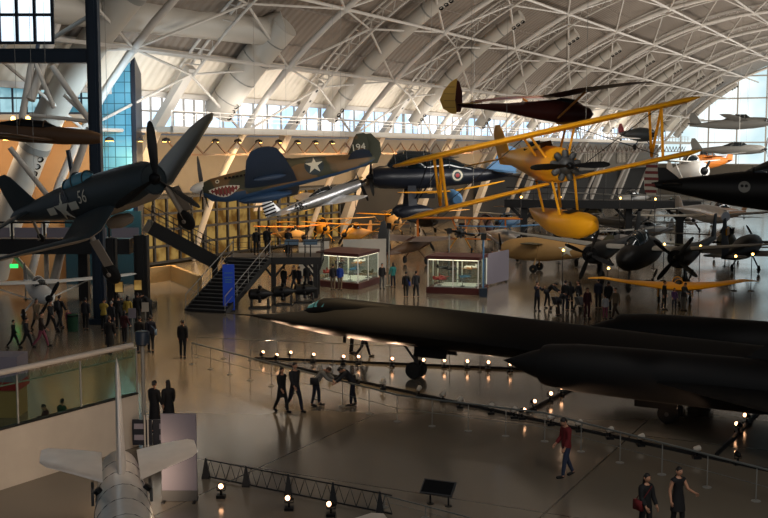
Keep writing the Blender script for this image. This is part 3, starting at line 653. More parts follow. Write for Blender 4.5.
# ------------------------------------------------------------------ black high-wing monoplane with blue fin
def lysander():
    s = Plane('high_wing_monoplane', 'black high-wing monoplane with pale blue fin and roundel, hung behind yellow wing', 'aircraft', at(428, 177, 66.5), (190, 0, -1.5)); k = X['navy2']
    s.fus([(3.4, 0, .5, .5, .5), (3.0, 0, .68, .68, .68), (2.2, 0, .68, .7, .7), (.8, 0, .62, .72, .72), (-1, .05, .56, .62, .66), (-3, .12, .4, .42, .5), (-4.6, .2, .2, .22, .28), (-5.3, .22, .06, .08, .08)], k)
    s.canopy([(2.6, .5, .2, .2, .1), (2.1, .55, .46, .8, .1), (1.4, .58, .5, 1.0, .1), (.2, .58, .5, .98, .1), (-1.2, .55, .46, .7, .1), (-2.2, .5, .34, .3, .1), (-3, .4, .2, .1, .1)], X['glass_dark'], 'canopy', X['dgrey'])
    s.wing([(.3, 1.15, 1.7, 1.1, .12), (3.0, 1.3, 2.1, 1.22, .13), (5.4, .9, 1.5, 1.36, .11), (6.4, .5, .8, 1.42, .09), (6.6, .2, .3, 1.43, .07)], k, 'wing')
    s.struts([((.9, sd * .9, -1.2), (.6, sd * 3, 1.15)) for sd in (1, -1)] + [((.7, sd * .9, -1.2), (-.3, sd * 3, 1.15)) for sd in (1, -1)], k, .05, 'wing_strut')
    s.wing([(.1, -3.9, 1.3, .35, .08), (1.9, -4.2, .9, .35, .08), (2.2, -4.5, .4, .35, .06)], X['lblue'], 'tailplane')
    f = s.fin([(.2, -3.3, 2.2, .06), (1.0, -4.1, 1.45, .06), (1.7, -4.5, .95, .05), (1.85, -4.7, .5, .04)], X['lblue'])
    for sd in (1, -1):
        for i, mm in enumerate(('navy', 'star', 'red')):
            s.poly_decal([[(.0, .35), (.17, .35), (.17, -.35), (.0, -.35)]], X[mm], -4.55 + sd * 0 - .18 * i, 1.15, sd, 'fin_flash', flat=sd * .075)
        for r, mm, of in ((.42, 'navy', .02), (.33, 'star', .03), (.22, 'navy', .04), (.12, 'red', .05)): s.disc(-1.7, .12, sd, r, X[mm], of)
        b = MB(); b.loft([ring(2.0, -2.1, .02, .1, .1, n=12), ring(1.7, -2.1, .2, .38, .4, n=12), ring(1.0, -2.05, .22, .42, .4, n=12), ring(.2, -1.95, .12, .22, .22, n=12), ring(-.2, -1.9, .02, .05, .05, n=12)]); b.v = [(v[0], v[1] + sd * .95, v[2]) for v in b.v]; q = b.build('wheel_spat', k, s.e, 50)
        b = MB(); b.beam((1.1, sd * .5, -.5), (1.1, sd * .95, -1.8), .12, .5, (1, 0, 0)); b.build('gear_leg', k, q); s.wheel((1.15, sd * .95, -2.3), .36, .2, parent=q)
    b = MB(); b.box((.4, 0, -1.05), (1.6, .3, .45)); b.build('belly_pack', X['black'], s.e)
    s.prop(3.4, 0, 1.6, 3, X['black'], a0=10, sl=.4, sr=.22); s.cables([(.6, 1.5, 1.2)])
lysander()
# ------------------------------------------------------------------ bare-metal fighter behind the shark-mouthed one
def mustang():
    s = Plane('bare_metal_fighter', 'slim bare-metal fighter with black 481 and striped tail, hung below shark-mouthed fighter', 'aircraft', (-4.13, 84, 6.05), (31.4, 18.3, -0.8), None, .94); m = X['silver']
    s.fus([(2.9, 0, .3, .3, .3), (2.4, 0, .44, .46, .5), (1, 0, .48, .56, .58), (-.4, 0, .46, .6, .62), (-2, .05, .36, .46, .5), (-4, .15, .22, .28, .28), (-5.8, .26, .06, .1, .1)], m, mats2=X['grey'], split=-.6)
    b = MB(); b.box((2.0, 0, .43), (1.7, .42, .1)); b.build('anti_glare_panel', X['black'], s.e)
    s.canopy([(.5, .42, .1, .1, .1), (.1, .48, .27, .34, .1), (-.8, .5, .28, .36, .1), (-1.8, .45, .12, .12, .1)], X['glass_dark'], 'canopy', X['grey'])
    s.wing([(.3, 1.1, 2.5, -.4, .14), (2.6, .85, 2.0, -.25, .12), (5.2, .5, 1.3, -.05, .1), (5.55, .3, .9, -.02, .08)], m)
    s.wing([(.1, -4.3, 1.3, .3, .08), (1.9, -4.5, .8, .3, .08)], m, 'tailplane')
    s.fin([(.25, -4.4, 1.5, .07), (1.2, -4.95, 1.0, .06), (1.6, -5.2, .6, .05)], m)
    for k in range(4):
        b = MB(); b.box((-5.45, 0, .42 + .27 * k), (1.0, .14, .13)); b.build('tail_stripe', X['black'], s.e)
    for sd in (1, -1): s.text('481', -2.9, .12, sd, .6, X['black'], .07)
    s.prop(2.9, 0, 1.6, 4, X['black'], a0=15, spin=X['dgrey'], sl=.6, sr=.3); s.cables([(.5, 0, .5), (-4, 0, .3)])
mustang()
# ------------------------------------------------------------------ twin-boom night fighter on the floor
def night_fighter():
    z0 = 2.35
    s = Plane('twin_boom_fighter', 'large black twin-boom propeller fighter with grey wing tops on the floor behind yellow flying wing', 'aircraft', (18, 75.8, z0), (-118, .6, 0)); k = X['black']; s.fus([(5.4, -.1, .1, .1, .1), (5.1, -.1, .5, .5, .5), (4.2, -.05, .8, .8, .8), (2.6, 0, .92, 1.0, .95), (.5, .05, .9, 1.25, .95), (-1.5, .1, .8, 1.1, .85), (-3.5, .15, .5, .6, .55), (-4.8, .2, .1, .1, .1)], k)
    s.canopy([(3.6, .5, .1, .1, .1), (3.1, .6, .5, .75, .1), (2.0, .75, .55, .95, .1), (.6, 1.0, .5, .85, .1), (-.6, .9, .3, .4, .1)], X['glass_dark'], 'canopy', X['dgrey'])
    s.wing([(.5, 1.3, 3.4, .35, .15), (2.9, 1.2, 3.1, .42, .14), (6.5, .8, 2.2, .8, .12), (9.4, .4, 1.3, 1.1, .1), (10.0, .1, .7, 1.15, .08)], X['grey'], m2=k)
    for sd in (1, -1):
        b = MB(); b.loft([[V((p.x, p.y + sd * 2.9, p.z)) for p in ring(*q, n=18)] for q in [(3.1, .05, .55, .55, .55), (2.6, .05, .7, .7, .7), (1.2, .05, .7, .75, .8), (-1.5, .2, .5, .6, .7), (-4, .35, .32, .36, .4), (-9.2, .7, .14, .2, .2), (-9.9, .75, .02, .03, .03)]]); e = b.build('tail_boom', k, s.e, 50)
        s.fin([(.5, -7.8, 2.0, .07), (1.6, -8.3, 1.5, .06), (2.5, -8.9, .9, .05)], k, 'tail_fin', sd * 2.9)
        s.prop(3.1, .05, 1.85, 4, k, sd * 2.9, 38 if sd > 0 else 20, sl=.5, sr=.22, bw=.17)
        s.gear((.4, sd * 2.9, -.4), (.3, sd * 2.9, -z0 + .55), .55, X['dgrey'], .11, door=k)
    s.wing([(2.9, -7.9, 1.3, .95, .08)][0:1] + [(0.05, -7.9, 1.3, .95, .08)], k, 'tailplane', (1, -1))
    s.gear((3.6, 0, -.6), (3.8, 0, -z0 + .42), .42, X['dgrey'], .09)
night_fighter()
def flying_wing():
    s = Plane('flying_wing', 'bright yellow tailless flying wing aircraft standing on the floor', 'aircraft', (18.0, 67.3, 1.15), (-96, 0, -.3), None, .86); y = X['yellow']
    s.wing([(0, 2.2, 4.6, 0, .17), (1.4, 1.7, 3.6, .05, .17), (3.4, .5, 2.2, .2, .14), (5.0, -.6, 1.5, .36, .11), (5.8, -1.2, 1.0, .3, .09), (6.1, -1.5, .5, .26, .08)], y)
    s.canopy([(1.6, .25, .05, .05, .05), (1.2, .3, .3, .3, .1), (.5, .38, .34, .34, .1), (-.4, .3, .2, .2, .1), (-.9, .25, .05, .05, .05)], X['glass_dark'], 'canopy', y)
    for sd in (1, -1):
        s.prop(-2.9 + .2, .12, .9, 3, X['black'], sd * 1.3, 20, sl=.3, sr=.12, bw=.1); s.gear((-.6, sd * 1.1, -.15), (-.6, sd * 1.1, -1.337 + .3), .3, X['grey'], .06, door=y)
    s.gear((1.5, 0, -.15), (1.6, 0, -1.337 + .24), .24, X['grey'], .05)
flying_wing()
# ------------------------------------------------------------------ generic exhibits further back
def light_plane(name, label, loc, hpb, body, wingc, L=7.0, span=10.0, wz=.5, fuselage_w=.45, eng=None, gear=None, group=None, cab=None, low=False, props=1, hang=False, fin=None, tailplane=None, chord=1.5, struts=True, scale=1.0, star=None, fh=1.3):
    s = Plane(name, label, 'aircraft', loc, hpb, group, scale); a = L * .38; t = L - a; w = fuselage_w
    s.fus([(a, -.02, w * .55, w * .55, w * .55), (a * .85, 0, w * .85, w * .85, w * .85), (a * .5, 0, w, w * 1.05, w), (0, .02, w, w * 1.15, w * 1.05), (-t * .4, .08, w * .75, w * .8, w * .8), (-t * .75, .15, w * .4, w * .42, w * .42), (-t, .2, .04, .1, .1)], body)
    z = -w * .6 if low else wz
    s.wing([(w * .4, a * .42, chord, z, .13), (span * .33, a * .4, chord, z + .1, .12), (span * .46, a * .33, chord * .78, z + .18, .1), (span * .5, a * .15, chord * .35, z + .2, .08)], wingc)
    s.wing([(.03, -t * .76, chord * .7, .22, .08), (span * .14, -t * .79, chord * .55, .22, .07), (span * .17, -t * .84, chord * .25, .22, .06)], tailplane or wingc, 'tailplane')
    s.fin([(.15, -t * .72, chord * .95, .08), (fh * .65, -t * .82, chord * .7, .07), (fh, -t * .9, chord * .3, .06)], fin or body)
    if cab is not None: s.canopy([(a * .42, w * .8, .08, .08, .05), (a * .25, w * .9, w * .7, w * .75, .1), (-.2, w * .95, w * .72, w * .85, .1), (-t * .25, w * .8, w * .4, w * .35, .1), (-t * .35, w * .7, .1, .1, .05)], cab, 'canopy', body)
    if props: s.prop(a, -.02, 1.05 if L < 8.5 else 1.5, 2 if L < 8.5 else 3, X['black'], a0=30, sl=.3, sr=w * .4, bw=.12)
    if not low and struts: s.struts([((.3, sd * w, -w * .7), (.1, sd * span * .27, z + .03)) for sd in (1, -1)], body, .04, 'wing_strut')
    if gear is not None:
        for sd in (1, -1): s.gear((.5, sd * w * .6, -w * .6), (.6, sd * 1.0, (-gear) / scale + .32), .32, body, .06)
        s.gear((-t * .9, 0, .1), (-t * .93, 0, max(-gear / scale + .14, -.9) if not low else -.5), .14, X['grey'], .04)
    if star: s.star(-t * .35, .1, 1, w * .75); s.star(-t * .35, .1, -1, w * .75)
    if hang: s.cables([(.3, span * .2, z + .15), (.3, -span * .2, z + .15)])
    return s
g = lambda px, py, Y: tuple(at(px, py, Y))
light_plane('light_aeroplane', 'white high-wing light aeroplane on the floor below the orange wall', (-19.6, 62, 1.45), (-62, 0, 0), X['white'], X['white'], 7.4, 11, .62, .5, gear=1.45, cab=X['glass_dark'], fin=X['grey'])
s = light_plane('brown_aeroplane', 'brown aeroplane nose with dark canopy hung high beside the blue steel column', g(26, 134, 47), (-2, -3, 0), X['brown2'], X['brown2'], 8.5, 9, .1, .36, cab=X['black'], props=0, hang=True, struts=False, low=True)
light_plane('star_fuselage', 'olive-tan observation aeroplane with white star and dark band, round open nose', (12.5, 85.5, 1.75), (158, 0, 0), X['tan'], X['olive'], 8.8, 7, .5, .88, gear=1.75, star=True, fin=X['olive'])
s = None and light_plane('yellow_seaplane', 'yellow aeroplane fuselage with dark window panels hung under the biplane\'s black propeller', g(574, 221, 74), (160, -6, -10), X['yellow'], X['yellow'], 5.4, 5.2, .5, .85, props=0, hang=True, struts=False, cab=X['glass_dark'], fh=1.0)
biplane((7.1, 101, 1.95), (-98, 4, 0), 'orange_biplane', 'orange fabric biplane on the floor behind the glass cases', X['ochre'], scale=1.1, hang=False, wcol=X['orange'])
light_plane('dark_tail_aeroplane', 'dark brown aeroplane seen tail-on with black triangular fin beside the glass case', (2.3, 90.5, 1.6), (62, 5, 0), X['brown2'], X['brown'], 8.0, 7, .55, .5, gear=1.6, fin=X['black'], fh=2.8, chord=2.4, props=1)
light_plane('silver_monoplane', 'silver high-wing monoplane with long pale wing behind the lit display case', (10.2, 93.5, 2.1), (-70, 2, 0), X['silver'], X['lblue'], 7.4, 9.2, .9, .6, gear=2.1)
light_plane('grey_twin_jet', 'pale grey aeroplane with long straight wings beyond the yellow fuselage', g(632, 200, 113), (-120, 0, 0), X['grey'], X['grey'], 11, 13.5, .5, .6, hang=True, props=0, struts=False, cab=X['glass_dark'])
light_plane('silver_bomber', 'silver-grey twin aeroplane with broad wings hung below the dark striped-tail aircraft', g(706, 214, 91), (-80, 0, 1), X['silver'], X['grey'], 9, 13, -.1, .7, hang=True, props=0, struts=False, chord=2.0)
s = light_plane('striped_tail_aeroplane', 'glossy black-navy aeroplane with red and white striped rudder and a skull emblem', g(786, 192, 50), (-12, -1, -4), X['black'], X['black'], 9.6, 9, .1, .95, hang=True, struts=False, cab=X['glass_dark'], fin=X['black'], fh=1.0, chord=1.4)
r = s.fin([(-.3, -5.75, .4, .08), (.0, -5.65, .62, .08), (.55, -5.65, .66, .07), (1.0, -5.7, .5, .06), (1.25, -5.75, .25, .05)], X['star'], 'rudder')
for k in range(5):
    b = MB(); b.box((-5.97, 0, -.12 + .29 * k), (.64 - .06 * abs(k - 2), .14, .13)); b.build('rudder_stripe', X['shark'], r)
for sd in (1, -1):
    s.disc(-1.9, .16, sd, .26, X['grey'], name='emblem'); s.disc(-1.82, .2, sd, .07, X['black'], .035, 'emblem_eye'); s.disc(-2.0, .2, sd, .07, X['black'], .035, 'emblem_eye')
light_plane('white_racer', 'white aeroplane with yellow engine cowl and number 7 hung beyond the striped rudder', g(690, 172, 104), (-75, 4, 0), X['white'], X['white'], 6.5, 6, .9, .95, hang=True, cab=X['glass_dark'], low=False)
b = MB(); 
s = light_plane('orange_aeroplane', 'small orange aeroplane hung far off before the glazed end wall', g(707, 162, 140), (-150, 0, 0), X['orange'], X['orange'], 7, 7, .6, .9, hang=True, cab=X['navy'], struts=False)
light_plane('stunt_monoplane', 'small dark stunt monoplane with red and blue nose hung far off in front of windows', g(640, 135, 118), (-70, 0, 0), X['navy'], X['white'], 6.5, 9, -.1, .7, hang=True, struts=False, low=True, gear=1.6, fin=X['red'])
light_plane('grey_hanging_fighter', 'pale grey aeroplane hung before the glazed end wall, the higher of two', g(738, 124, 120), (-40, 3, -6), X['grey'], X['grey'], 9, 10, .2, .6, hang=True, struts=False, cab=X['glass_dark'], fin=X['grey'], fh=1.6)
light_plane('silver_hanging_trainer', 'pale grey aeroplane hung before the glazed end wall, the lower of two', g(736, 150, 130), (-40, 2, 4), X['grey'], X['grey'], 9, 11, .0, .55, hang=True, struts=False, low=True, fh=1.6, cab=X['glass_dark'])
for i, (px, py, Y, h, bc, wc, L, sp, lab) in enumerate((
    (355, 232, 104, -110, 'ochre', 'ochre', 7, 11, 'ochre fabric high-wing aeroplane on the floor beyond the glass case'),
    (322, 226, 112, -80, 'yellow', 'tan', 6.5, 11, 'yellow-and-tan aeroplane on the floor beneath the bare-metal fighter'),
    (292, 234, 101, -60, 'tan', 'orange', 6.5, 8, 'tan aeroplane with orange wings behind the black viewing platform'),
    (610, 236, 96, -60, 'silver', 'grey', 9, 11, 'silver aeroplane on the floor beyond the black twin-boom fighter'),
    (648, 234, 108, -130, 'dgrey', 'dgrey', 9, 12, 'dark grey aeroplane on the floor beyond the twin-boom fighter\'s cockpit'),
    (690, 226, 126, -100, 'silver', 'silver', 10, 12, 'bare silver aeroplane on the far floor below the silver-grey twin'),
    (560, 236, 118, -70, 'brown2', 'grey', 8, 10, 'brown-bodied grey-winged aeroplane on the far floor below the yellow fuselage'),
    (507, 231, 121, -120, 'lblue', 'grey', 7, 8, 'pale blue aeroplane on the far floor past the white screen board'))):
    p = at(px, py, Y); light_plane('parked_aeroplane', lab, (p.x, p.y, 1.55), (h, 3, 0), X[bc], X[wc], L, sp, .9, .6, gear=1.55, cab=X['glass_dark'])
# big dark tail beyond the flying wing
s = light_plane('black_bomber', 'black aeroplane with tall square fin and amber mark standing behind the twin-boom fighter', (27.6, 84, 2.0), (60, 3, 0), X['black'], X['black'], 11, 9, .2, .8, gear=2.0, fin=X['black'], fh=3.0, chord=2.6, low=True)
b = MB(); b.box((-6.0, 0, 2.0), (.7, .3, .5)); b.build('amber_panel', X['lampw'] if False else X['yellow'], s.e)

for i, (px, Y, h, bc, wc, L, sp, low, lab) in enumerate((
    (585, 90, -75, 'black', 'dgrey', 9, 10, True, 'black low-wing fighter on the floor between the star aeroplane and the silver aeroplane'),
    (728, 96, -110, 'olive', 'olive', 9, 11, True, 'olive low-wing fighter on the floor under the silver-grey twin'),
    (625, 122, -60, 'dgrey', 'black', 9, 12, True, 'charcoal low-wing fighter far along the floor'),
    (672, 152, -100, 'olive', 'dgrey', 10, 13, False, 'olive high-wing transport far along the floor'),
    (722, 140, -140, 'brown2', 'black', 9, 12, True, 'brown low-wing fighter far along the floor near the end wall'),
    (540, 136, -80, 'black', 'brown2', 9, 12, False, 'black-bodied brown-winged aeroplane far along the floor near the side wall'),
    (590, 148, -80, 'olive', 'black', 10, 13, False, 'olive black-winged transport by the dark side wall'),
    (486, 114, -100, 'brown', 'ochre', 7, 7, False, 'dark brown aeroplane with ochre wing beneath the black monoplane'),
    (392, 121, -80, 'tan', 'yellow', 7, 8, False, 'tan aeroplane with yellow wing behind the black triangular fin'),
    (425, 126, -70, 'black', 'tan', 8, 11, False, 'black aeroplane with tan wing below the yellow lower wing tip'),
    (258, 108, -120, 'yellow', 'ochre', 7, 9, False, 'yellow ochre-winged aeroplane beyond the staircase head'))):
    x = (px - 384) / F * Y; light_plane('parked_aeroplane', lab, (x, Y, 1.5), (h, 4, 0), X[bc], X[wc], L, sp, .9, .8, gear=1.5, cab=X['glass_dark'], low=low)
light_plane('yellow_wing_aeroplane', 'small teal aeroplane with long yellow wing hung behind the yellow biplane\'s lower wing', tuple(at(452, 198, 53)), (-84, 0, 6), X['lblue'], X['yellow'], 3.8, 5.2, .35, .36, hang=True, struts=False, chord=.9, props=0)
light_plane('cream_glider', 'cream-and-yellow aeroplane hung beneath the bare-metal fighter\'s nose', tuple(at(335, 200, 96)), (-40, 10, 20), X['doped'], X['doped'], 6, 8, .4, .4, hang=True, struts=False)
# dark raised walkway across the far floor
e = empty('raised_walkway', at(505, 203, 103)); tag(e, 'long black raised walkway on columns crossing behind the yellow biplane', 'walkway'); d = at(700, 205, 100) - at(505, 203, 103)
b = MB(); b.beam((0, 0, 0), d, 2.2, .75); b.build('deck', X['black'], e)
b = MB(); b.tube([(0, -1, 1.5), d + V((0, -1, 1.5))], .05, 6); b.tube([(0, -1, .95), d + V((0, -1, .95))], .03, 6)
for k in range(15): b.tube([d * (k / 14) + V((0, -1, 0)), d * (k / 14) + V((0, -1, 1.5))], .035, 6)
b.build('handrail', X['steel_black'], e)
for k in (.1, .37, .64, .9): b = MB(); q = d * k; b.box((q.x, q.y, -e.location.z / 2), (.6, .6, e.location.z - .5)); b.beam((q.x, q.y, -1.6), (q.x - 1.3, q.y, -.3), .25, .25); b.beam((q.x, q.y, -1.6), (q.x + 1.3, q.y, -.3), .25, .25); b.build('column', X['black'], e)
for px, py, Y in ((563, 250, 72), (608, 268, 71), (655, 199, 88), (620, 198, 90), (735, 256, 74), (752, 254, 74), (700, 246, 74), (560, 197, 92), (664, 244, 80), (521, 197, 92)):
    p = at(px, py, Y); e = empty('pole_lamp', (p.x, p.y, 0)); tag(e, 'small warm spotlight on a thin pole among the far parked aircraft', 'lamp', 'spotlights among the far aircraft')
    b = MB(); b.tube([(0, 0, 0), (0, 0, p.z)], .03, 5); b.lathe([(.2, 0), (.2, .04)], n=10); b.build('pole', X['steel_black'], e); b = MB(); b.lathe([(.06, .1), (.1, 0), (.1, -.1)], (0, -.05, p.z), (0, 1, .1), 10); h = b.build('lamp_head', X['black'], e); b = MB(); b.ball((0, -.16, p.z), .09, 6); b.build('lamp_lens', X['lampw'], h)
# ------------------------------------------------------------------ swept-wing silver jet, tail towards the hall
def sabre():
    s = Plane('swept_wing_jet', 'bare silver swept-wing jet with tall fin beside the white wall', 'aircraft', (-5.0, 20.7, 1.62), (-75, -3, 0)); m = X['silver_jet']
    s.fus([(5.9, -.1, .3, .3, .35), (5.2, -.08, .46, .5, .5), (3, 0, .6, .72, .7), (.5, 0, .64, .78, .76), (-1.5, 0, .62, .76, .74), (-3.4, .06, .54, .64, .6), (-4.6, .1, .46, .5, .46), (-5.0, .1, .42, .44, .42)], m, n=24)
    b = MB(); b.lathe([(.36, -5.02), (.40, -5.1), (.34, -5.0), (.3, -4.4), (.01, -4.3)], (0, 0, .1), (1, 0, 0), 18); b.build('jet_pipe', X['dgrey'], s.e, 50)
    s.fin([(.3, -2.3, 2.75, .1), (.75, -2.75, 2.3, .1), (1.8, -3.7, 1.55, .1), (2.6, -4.5, .95, .1), (2.72, -4.75, .6, .06)], m)
    s.wing([(.4, -2.6, 2.1, .62, .07), (1.0, -3.1, 1.75, .68, .065), (1.6, -3.6, 1.35, .72, .06), (1.75, -3.9, .9, .73, .05)], m, 'tailplane')
    s.wing([(.5, 3.6, 3.2, -.4, .1), (3.0, 1.6, 2.4, -.35, .09), (5.4, -.3, 1.6, -.3, .08), (5.65, -.7, 1.1, -.3, .06)], m)
    s.canopy([(3.2, .5, .1, .1, .1), (2.7, .55, .36, .42, .1), (1.6, .6, .4, .5, .1), (.4, .55, .24, .25, .1), (-.2, .5, .06, .06, .06)], X['glass_teal'], 'canopy', m)
    for sd in (1, -1):
        b = MB(); b.box((-2.9, sd * .62, .28), (.7, .06, .3)); b.build('air_brake', X['dgrey'], s.e); b = MB(); b.lathe([(.0, .1), (.09, .09), (.09, 0)], (-1.9, sd * .48, .66), (0, sd * .6, .8), 10); b.build('vent_scoop', X['black'], s.e)
        s.gear((.3, sd * 1.2, -.35), (.2, sd * 1.3, -1.62 + .35), .35, X['grey'], .08)
    for k in range(5):
        b = MB(); x = -3.9 + .9 * k; b.tube([V((x, q.y * 1.006, q.z)) for q in ring(x, *interp(s.st, x))], .008, 4); b.build('panel_seam', X['dgrey'], s.e)
    s.gear((4.4, 0, -.4), (4.5, 0, -1.62 + .28), .28, X['grey'], .07)
def interp(st, x):
    for a, c in zip(st, st[1:]):
        if min(a[0], c[0]) <= x <= max(a[0], c[0]):
            t = (x - a[0]) / (c[0] - a[0]); return [a[i] + (c[i] - a[i]) * t for i in range(1, 6)]
    return list(st[-1][1:6])
sabre()

# ------------------------------------------------------------------ barriers, light tracks and lamps around the black jet
def fence(name, label, pts, h, sp, r, m, tops=True):
    e = empty(name, pts[0]); o = V(pts[0]); tag(e, label, 'barrier'); pts = [V(p) - o for p in pts]
    b = MB(); b.tube([p + V((0, 0, h)) for p in pts], r, 8); b.build('rail', m, e, 50)
    b = MB(); b.tube([p + V((0, 0, h * .5)) for p in pts], r * .3, 5); b.build('cable', m, e)
    for a, c in zip(pts, pts[1:]):
        n = max(1, round((c - a).length / sp))
        for i in range(n + (c is pts[-1])):
            p = a + (c - a) * (i / n); q = MB(); q.tube([p, p + V((0, 0, h))], .016, 6); q.lathe([(.13, 0), (.13, .015), (.03, .03)], p, n=10); q.build('post', X['grey'], e)
    return e
X['rail'] = mat('brushed_rail', (120, 124, 120), .35, .6)
fence('barrier_fence', 'long low grey rail barrier on thin posts in front of the black jet', [(-9.6, 49.6, 0), (-8.55, 48.36, 0), (.46, 37.92, 0), (5.26, 35.26, 0), (10.11, 29.11, 0), (13.5, 24.8, 0)][1:], .95, 1.5, .032, X['rail'])
fence('barrier_fence', 'thin grey post barrier beyond the black jet, under its nose', [(-8.6, 49.9, 0), (.26, 47.61, 0), (8, 45.6, 0)], .95, 1.4, .014, X['rail'])
def track(label, a, b_, w=.12):
    a, b_ = V(a), V(b_); e = MB(); e.beam(a + V((0, 0, .04)), b_ + V((0, 0, .04)), w, .08); e.beam(a + V((0, 0, .09)), b_ + V((0, 0, .09)), w * .5, .03); return tag(e.build('light_track', X['steel_black']), label, 'track')
track('black floor track carrying the row of lit lamps under the far side of the jet', (-5.89, 49.55, 0), (6.6, 46.9, 0))
track('long black floor track with unlit lamps just behind the rail barrier', (-5.6, 49.1, 0), (12.4, 30.9, 0))
track('black floor track running under the jet between its nose and main landing gear', (5.2, 39.2, 0), (8.2, 44.4, 0))
track('black floor track with three lamps beyond the jet\'s near engine', (10.4, 33.6, 0), (14.6, 41.0, 0))
LAMPS = []
def lamp(px, py, lit, label, group, aim, power=0, color=(1, .62, .38)):
    p = flr(px, py, .3); e = empty('floor_spotlight', (p.x, p.y, 0)); tag(e, label, 'lamp', group)
    d = (V(aim) - V((p.x, p.y, .32))).normalized()
    b = MB(); b.box((0, 0, .04), (.24, .24, .08)); b.tube([(0, 0, .06), (0, 0, .2)], .03, 6); b.tube([(-.11, 0, .32), (-.11, 0, .2), (.11, 0, .2), (.11, 0, .32)], .015, 5); b.build('yoke', X['black'], e)
    b = MB(); b.lathe([(.04, -.12), (.07, -.09), (.09, .07), (.09, .09)], (0, 0, .32), d, 12); h = b.build('lamp_housing', X['black'] if lit else X['slab'], e, 40)
    b = MB(); b.ball(V((0, 0, .32)) + d * .085, .07, 8) if lit else b.lathe([(.08, .09), (.08, .1)], (0, 0, .32), d, 12); b.build('lamp_lens', X['lamp'] if lit else X['bulb_dim'], h)
    if power:
        L = bpy.data.lights.new('spot', 'SPOT'); L.energy = power; L.color = color; L.spot_size = R(46); L.spot_blend = .6; L.shadow_soft_size = .1
        o = bpy.data.objects.new('spot', L); COL.objects.link(o); o.location = V((p.x, p.y, .32)) + d * .22; o.rotation_euler = d.to_track_quat('-Z', 'Y').to_euler()
def jetpt(s_, off=0, z=1.6): return V((-6.19 + .866 * s_ - .5 * off, 49.69 - .5 * s_ - .866 * off, z))
for px, py, s_ in ((262, 354, 2), (276, 357, 2.6), (290, 354, 3.4), (313, 356, 4.5), (343, 358, 6), (358, 358, 6.6), (392, 360, 8), (423, 361, 10), (444, 361, 11), (467, 362, 12), (488, 363, 13), (510, 365, 14)):
    lamp(px, py, True, 'lit lamp on the far floor track shining up at the black jet', 'lit lamps on the far floor track', jetpt(s_, 0, 1.9), 420)
for px, py in ((522, 411), (533, 402), (550, 394), (561, 388)): lamp(px, py, True, 'lit lamp on the track under the jet\'s near engine spike', 'lit lamps on the cross track', jetpt(18, 4, 1.3), 500)
for px, py in ((739, 425), (747, 416), (738, 455)): lamp(px, py, True, 'lit lamp on the track beyond the jet\'s main landing gear', 'lit lamps on the outer track', jetpt(20, 4, 1.3), 400)
for px, py in ((320, 368), (330, 371), (357, 377), (383, 382), (419, 389), (443, 394), (460, 400), (491, 406), (514, 410), (551, 417), (579, 423), (610, 430), (641, 437), (697, 449)):
    lamp(px, py, False, 'small unlit grey lamp on the track behind the rail barrier', 'unlit lamps on the near floor track', jetpt(max(2, (px - 250) / 16), 1))
for px, py, lb in ((221, 487, 'lit lamp by the lattice barrier close to the white board'), (289, 499, 'lit lamp by the middle of the lattice barrier'), (331, 505, 'lit lamp at the far end of the lattice barrier')): lamp(px, py, True, lb, None, (-4, 24, 2), 30, (1, .75, .5))

# ------------------------------------------------------------------ lattice barrier, reader rail and boards near the camera
def lattice(name, label, a, b_, h, n, m, cat='barrier'):
    a, b_ = V(a), V(b_); e = empty(name, a); tag(e, label, cat); d = b_ - a
    q = MB(); q.tube([V((0, 0, h)), d + V((0, 0, h))], .02, 6); q.build('top_rail', m, e)
    q = MB(); q.tube([V((0, 0, .06)), d + V((0, 0, .06))], .025, 6); q.build('bottom_rail', m, e)
    q = MB()
    for i in range(n): q.tube([d * (i / n) + V((0, 0, .06)), d * ((i + .5) / n) + V((0, 0, h)), d * ((i + 1) / n) + V((0, 0, .06))], .012, 4)
    q.build('lattice_web', m, e)
    for i in range(0, n + 1, 4):
        q = MB(); q.loft([[d * (i / n) + V((x * w, y * w, z)) for x, y in ((-1, -1), (1, -1), (1, 1), (-1, 1))] for z, w in ((0, .11), (.04, .11), (h + .05, .02))]); q.build('post', X['steel_black'], e)
    return e
p0, p1 = flr(206, 478), flr(392, 516)
lattice('lattice_barrier', 'low dark lattice barrier on cone posts beside the white board', p0, p1, .55, 17, X['steel_black'])
fence('barrier_fence', 'short thin rail in front of the tilted reader panel', [flr(384, 507), flr(470, 530)], .32, 1.6, .018, X['rail'])
e = empty('reader_panel', flr(438, 506)); tag(e, 'dark tilted reading panel on two short legs standing on the floor', 'sign'); t = Euler((R(38), 0, R(-24))).to_matrix()
b = MB(); b.box((0, 0, .5), (.92, .46, .05), t); b.build('panel', X['dgrey'], e)
b = MB(); b.box(V((0, 0, .5)) + t @ V((0, 0, .03)), (.84, .39, .006), t); b.build('panel_face', X['black'], e)
for x in (-.26, .26): b = MB(); q = Euler((0, 0, R(-24))).to_matrix() @ V((x, .1, 0)); b.tube([q, q + V((0, 0, .5))], .025, 8); b.lathe([(.1, 0), (.1, .02)], q, n=10); b.build('leg', X['steel_black'], e)
e = empty('notice_board', flr(180, 501)); tag(e, 'tall blank white board on a dark base standing beside the silver jet', 'board')
b = MB(); b.box((0, 0, 1.36), (.95, .09, 2.12)); b.build('board', X['board_grey'], e); b = MB(); b.box((0, 0, .16), (.97, .12, .3)); b.build('base', X['dgrey'], e)
for x in (-.42, .42): b = MB(); b.box((x, 0, .02), (.08, .55, .04)); b.build('foot', X['steel_black'], e)
e = empty('crowd_barrier', flr(149, 450)); tag(e, 'navy folding barrier with four small white labels behind the white board', 'barrier')
for x in (-.2, .46): b = MB(); b.box((x, 0, .58), (.62, .05, .82)); b.build('panel', X['navy2'], e)
